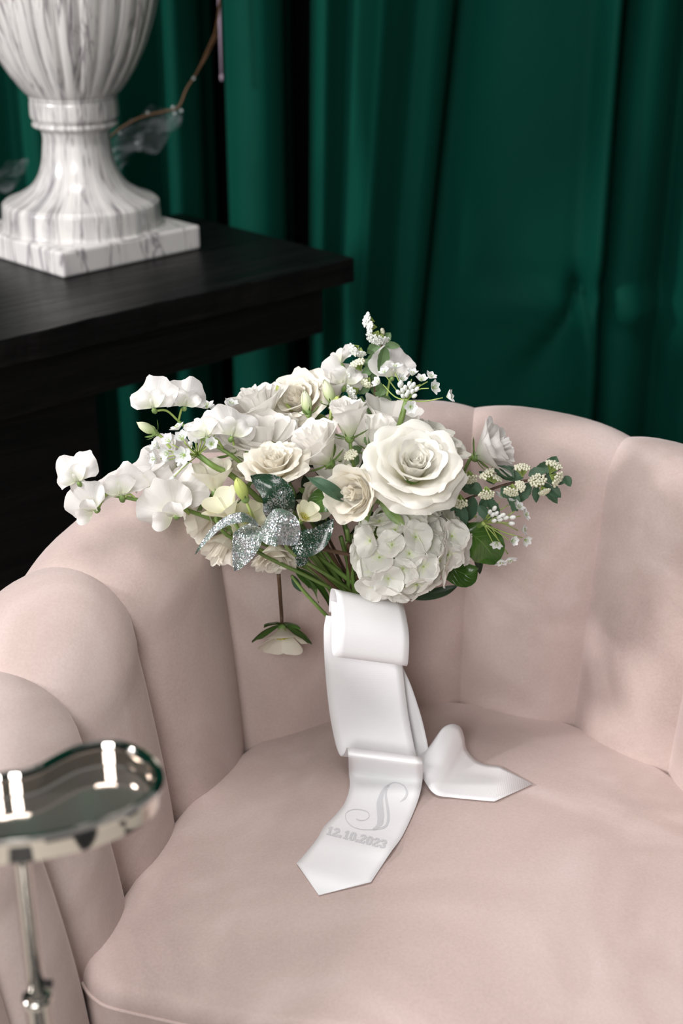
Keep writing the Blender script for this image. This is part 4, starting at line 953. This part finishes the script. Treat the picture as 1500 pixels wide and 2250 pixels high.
# wrapped binding around the handle
m = MB(); hb = BASE + Vector((0.018, 0.024, 0.004)); ht = NECK + Vector((0, 0.002, -0.008))
def fbind(u, v):
    c = lerp(hb, ht, v); a = 2*pi*u; r = 0.0150+0.0005*sin(v*40+a); return c + Vector((cos(a)*r*1.2, sin(a)*r*0.9, 0.003*cos(a)))
m.grid(fbind, 28, 40, True); part('ribbon_binding', m, M_rib)
ribbon([rr_((722, 1345, 1.105), (880, 1362, 1.105)), rr_((724, 1310, 1.098), (882, 1335, 1.098)), rr_((728, 1294, 1.085), (884, 1325, 1.085)), rr_((738, 1305, 1.068), (890, 1345, 1.068)), rr_((743, 1375, 1.052), (898, 1395, 1.052)),
        rr_((740, 1425, 1.048), (897, 1447, 1.048)), rr_((734, 1442, 1.054), (893, 1463, 1.054)), rr_((729, 1428, 1.068), (888, 1448, 1.068)), rr_((728, 1370, 1.080), (884, 1390, 1.080)), rr_((727, 1320, 1.092), (880, 1350, 1.092))], None, 10, 'ribbon_loop')
o_rib, m_rib = ribbon([rr_((716, 1352, 1.098), (872, 1372, 1.105)), rr_((711, 1390, 1.092), (876, 1410, 1.098)), rr_((714, 1470, 1.086), (884, 1470, 1.086)), rr_((723, 1560, 1.078), (895, 1560, 1.074)), rr_((736, 1630, 1.068), (908, 1632, 1.060)),
        rr_((747, 1660, 1.056), (918, 1672, 1.046)), rr_((756, 1656, 1.043), (924, 1672, 1.034)), rr_((762, 1643, 1.032), (926, 1664, 1.022)), rr_((765, 1660, 1.016), (928, 1680, 1.010)),
        (WS(766, 1695, 0.014), WS(928, 1712, 0.013)), (WS(768, 1728, 0.006), WS(922, 1745, 0.006)), (WS(758, 1762, 0.0025), WS(912, 1775, 0.0025)), (WS(737, 1790, 0.002), WS(897, 1810, 0.002)), (WS(712, 1816, 0.002), WS(880, 1843, 0.002)),
        (WS(697, 1842, 0.003), WS(860, 1870, 0.004)), (WS(675, 1870, 0.002), WS(840, 1900, 0.002)), (WS(651, 1897, 0.002), WS(815, 1938, 0.002))], WS(700, 1967, 0.0015), 8)
ribbon([rr_((800, 1400, 1.108), (868, 1420, 1.108)), rr_((815, 1450, 1.100), (885, 1466, 1.098)), rr_((832, 1510, 1.094), (904, 1510, 1.090)), rr_((848, 1575, 1.088), (925, 1575, 1.080)), rr_((866, 1625, 1.080), (938, 1630, 1.070)), rr_((895, 1665, 1.064), (942, 1648, 1.066)),
        (WS(915, 1688, 0.010), WS(955, 1622, 0.022)), (WS(926, 1706, 0.007), WS(972, 1600, 0.030)), (WS(936, 1722, 0.006), WS(992, 1591, 0.031)), (WS(944, 1734, 0.005), WS(1010, 1597, 0.027)), (WS(953, 1743, 0.004), WS(1019, 1618, 0.018)), (WS(966, 1749, 0.003), WS(1024, 1645, 0.008)),
        (WS(990, 1752, 0.002), WS(1042, 1668, 0.003)), (WS(1030, 1756, 0.002), WS(1066, 1679, 0.002)), (WS(1085, 1761, 0.002), WS(1097, 1683, 0.002))], WS(1170, 1723, 0.0015), 8)
# monogram and date stitched in grey thread on the tail
M_thread = mat('grey_thread', (0.64, 0.64, 0.67), 0.6)
q = N(M_thread); q.bump(q.noise(q.coord('Object'), 900, 2), 0.4, 0.0003)
EYE = Vector((0, 0, CAMZ)); bvh = BVHTree.FromPolygons(m_rib.v, m_rib.f)
def on_rib(px, py):
    p = W_d(px, py, 1.0); d = (p-EYE).normalized(); hit, nr, _, _ = bvh.ray_cast(EYE, d)
    if hit is None: hit, nr = WS(px, py, 0.003), Vector((0, 0, 1))
    if nr.dot(d) > 0: nr = -nr
    return hit + nr*0.0005
def zq(x, y): return (700+x/5.77, 1640+y/5.77)      # pixel coordinates measured on an enlarged crop
def stroke(m, pts, wds):
    P = [Vector((*zq(*p), 0)) for p in pts]; n = len(P); k = 10*(n-1); b = len(m.v)
    for j in range(k+1):
        t = j/k*(n-1); c = catmull(P, t); tt = (catmull(P, min(t+0.05, n-1))-catmull(P, max(t-0.05, 0))).normalized(); i = min(int(t), n-2)
        wv = lerp(wds[i], wds[i+1], smooth01(t-i))/5.77/2; nx, ny = -tt.y, tt.x
        for s in (-1, 0, 1): m.v.append(on_rib(c.x+nx*wv*s, c.y+ny*wv*s)); m.uv.append((s, t))
    for j in range(k):
        for i in range(2): a = b+j*3+i; m.f.append((a, a+1, a+4, a+3))
m = MB()
stroke(m, [(1030, 708), (1090, 660), (1118, 590), (1085, 510), (1010, 468), (930, 468), (870, 510)], [5, 26, 26, 14, 10, 12, 22])
stroke(m, [(885, 500), (830, 545), (790, 640), (775, 740), (785, 860), (780, 960), (745, 1020), (690, 1052)], [30, 34, 58, 86, 88, 78, 46, 20])
stroke(m, [(862, 540), (850, 620), (862, 720), (878, 820), (882, 920), (860, 1000), (800, 1040), (690, 1060)], [24, 26, 32, 36, 34, 30, 26, 16])
stroke(m, [(745, 1056), (650, 1062), (520, 1055), (410, 1010), (345, 930), (350, 850), (430, 806), (540, 808), (620, 840), (640, 890), (600, 935), (530, 945), (475, 925)], [18, 10, 9, 8, 8, 8, 8, 9, 9, 9, 9, 10, 14])
part('monogram', m, M_thread, None, 'grey swash letter S printed on the ribbon tail')
GL = {'1': ["..##.", ".###.", "..##.", "..##.", "..##.", "..##.", ".####"], '2': [".###.", "##.##", "...##", "..##.", ".##..", "##..#", "#####"], '0': [".###.", "##.##", "##.##", "##.##", "##.##", "##.##", ".###."],
      '3': [".###.", "##.##", "...##", "..##.", "...##", "##.##", ".###."], '.': ["..", "..", "..", "..", "..", "##", "##"]}
m = MB(); text = '12.10.2023'; tot = sum(len(GL[c][0])+0.6 for c in text)
o0 = Vector((85, 1008)); e0_ = Vector((800, 1180)); o1 = Vector((78, 1118))      # top left, top right direction, bottom left (enlarged crop)
xd = (Vector((893, 1200))-Vector((130, 1010)))/tot; xx = 0.0
O = Vector((118, 1012)); yd = Vector((-38, 104))/7
for ch in text:
    g = GL[ch]; wch = len(g[0])
    for r_, row in enumerate(g):
        c = 0
        while c < wch:
            if row[c] == '#':
                e_ = c
                while e_ < wch and row[e_] == '#': e_ += 1
                k = len(m.v); q4 = []
                for (cc_, rr2) in ((c-0.08, r_-0.04), (e_+0.08, r_-0.04), (e_+0.08, r_+1.04), (c-0.08, r_+1.04)):
                    pt = O + xd*(xx+cc_) + yd*rr2; q4.append(on_rib(*zq(pt.x, pt.y)))
                m.v += q4; m.uv += [(0, 0)]*4; m.f.append((k, k+1, k+2, k+3)); c = e_
            else: c += 1
    xx += wch + 0.6
part('date_lettering', m, M_thread, None, 'date 12.10.2023 printed in grey block numerals on the ribbon tail')
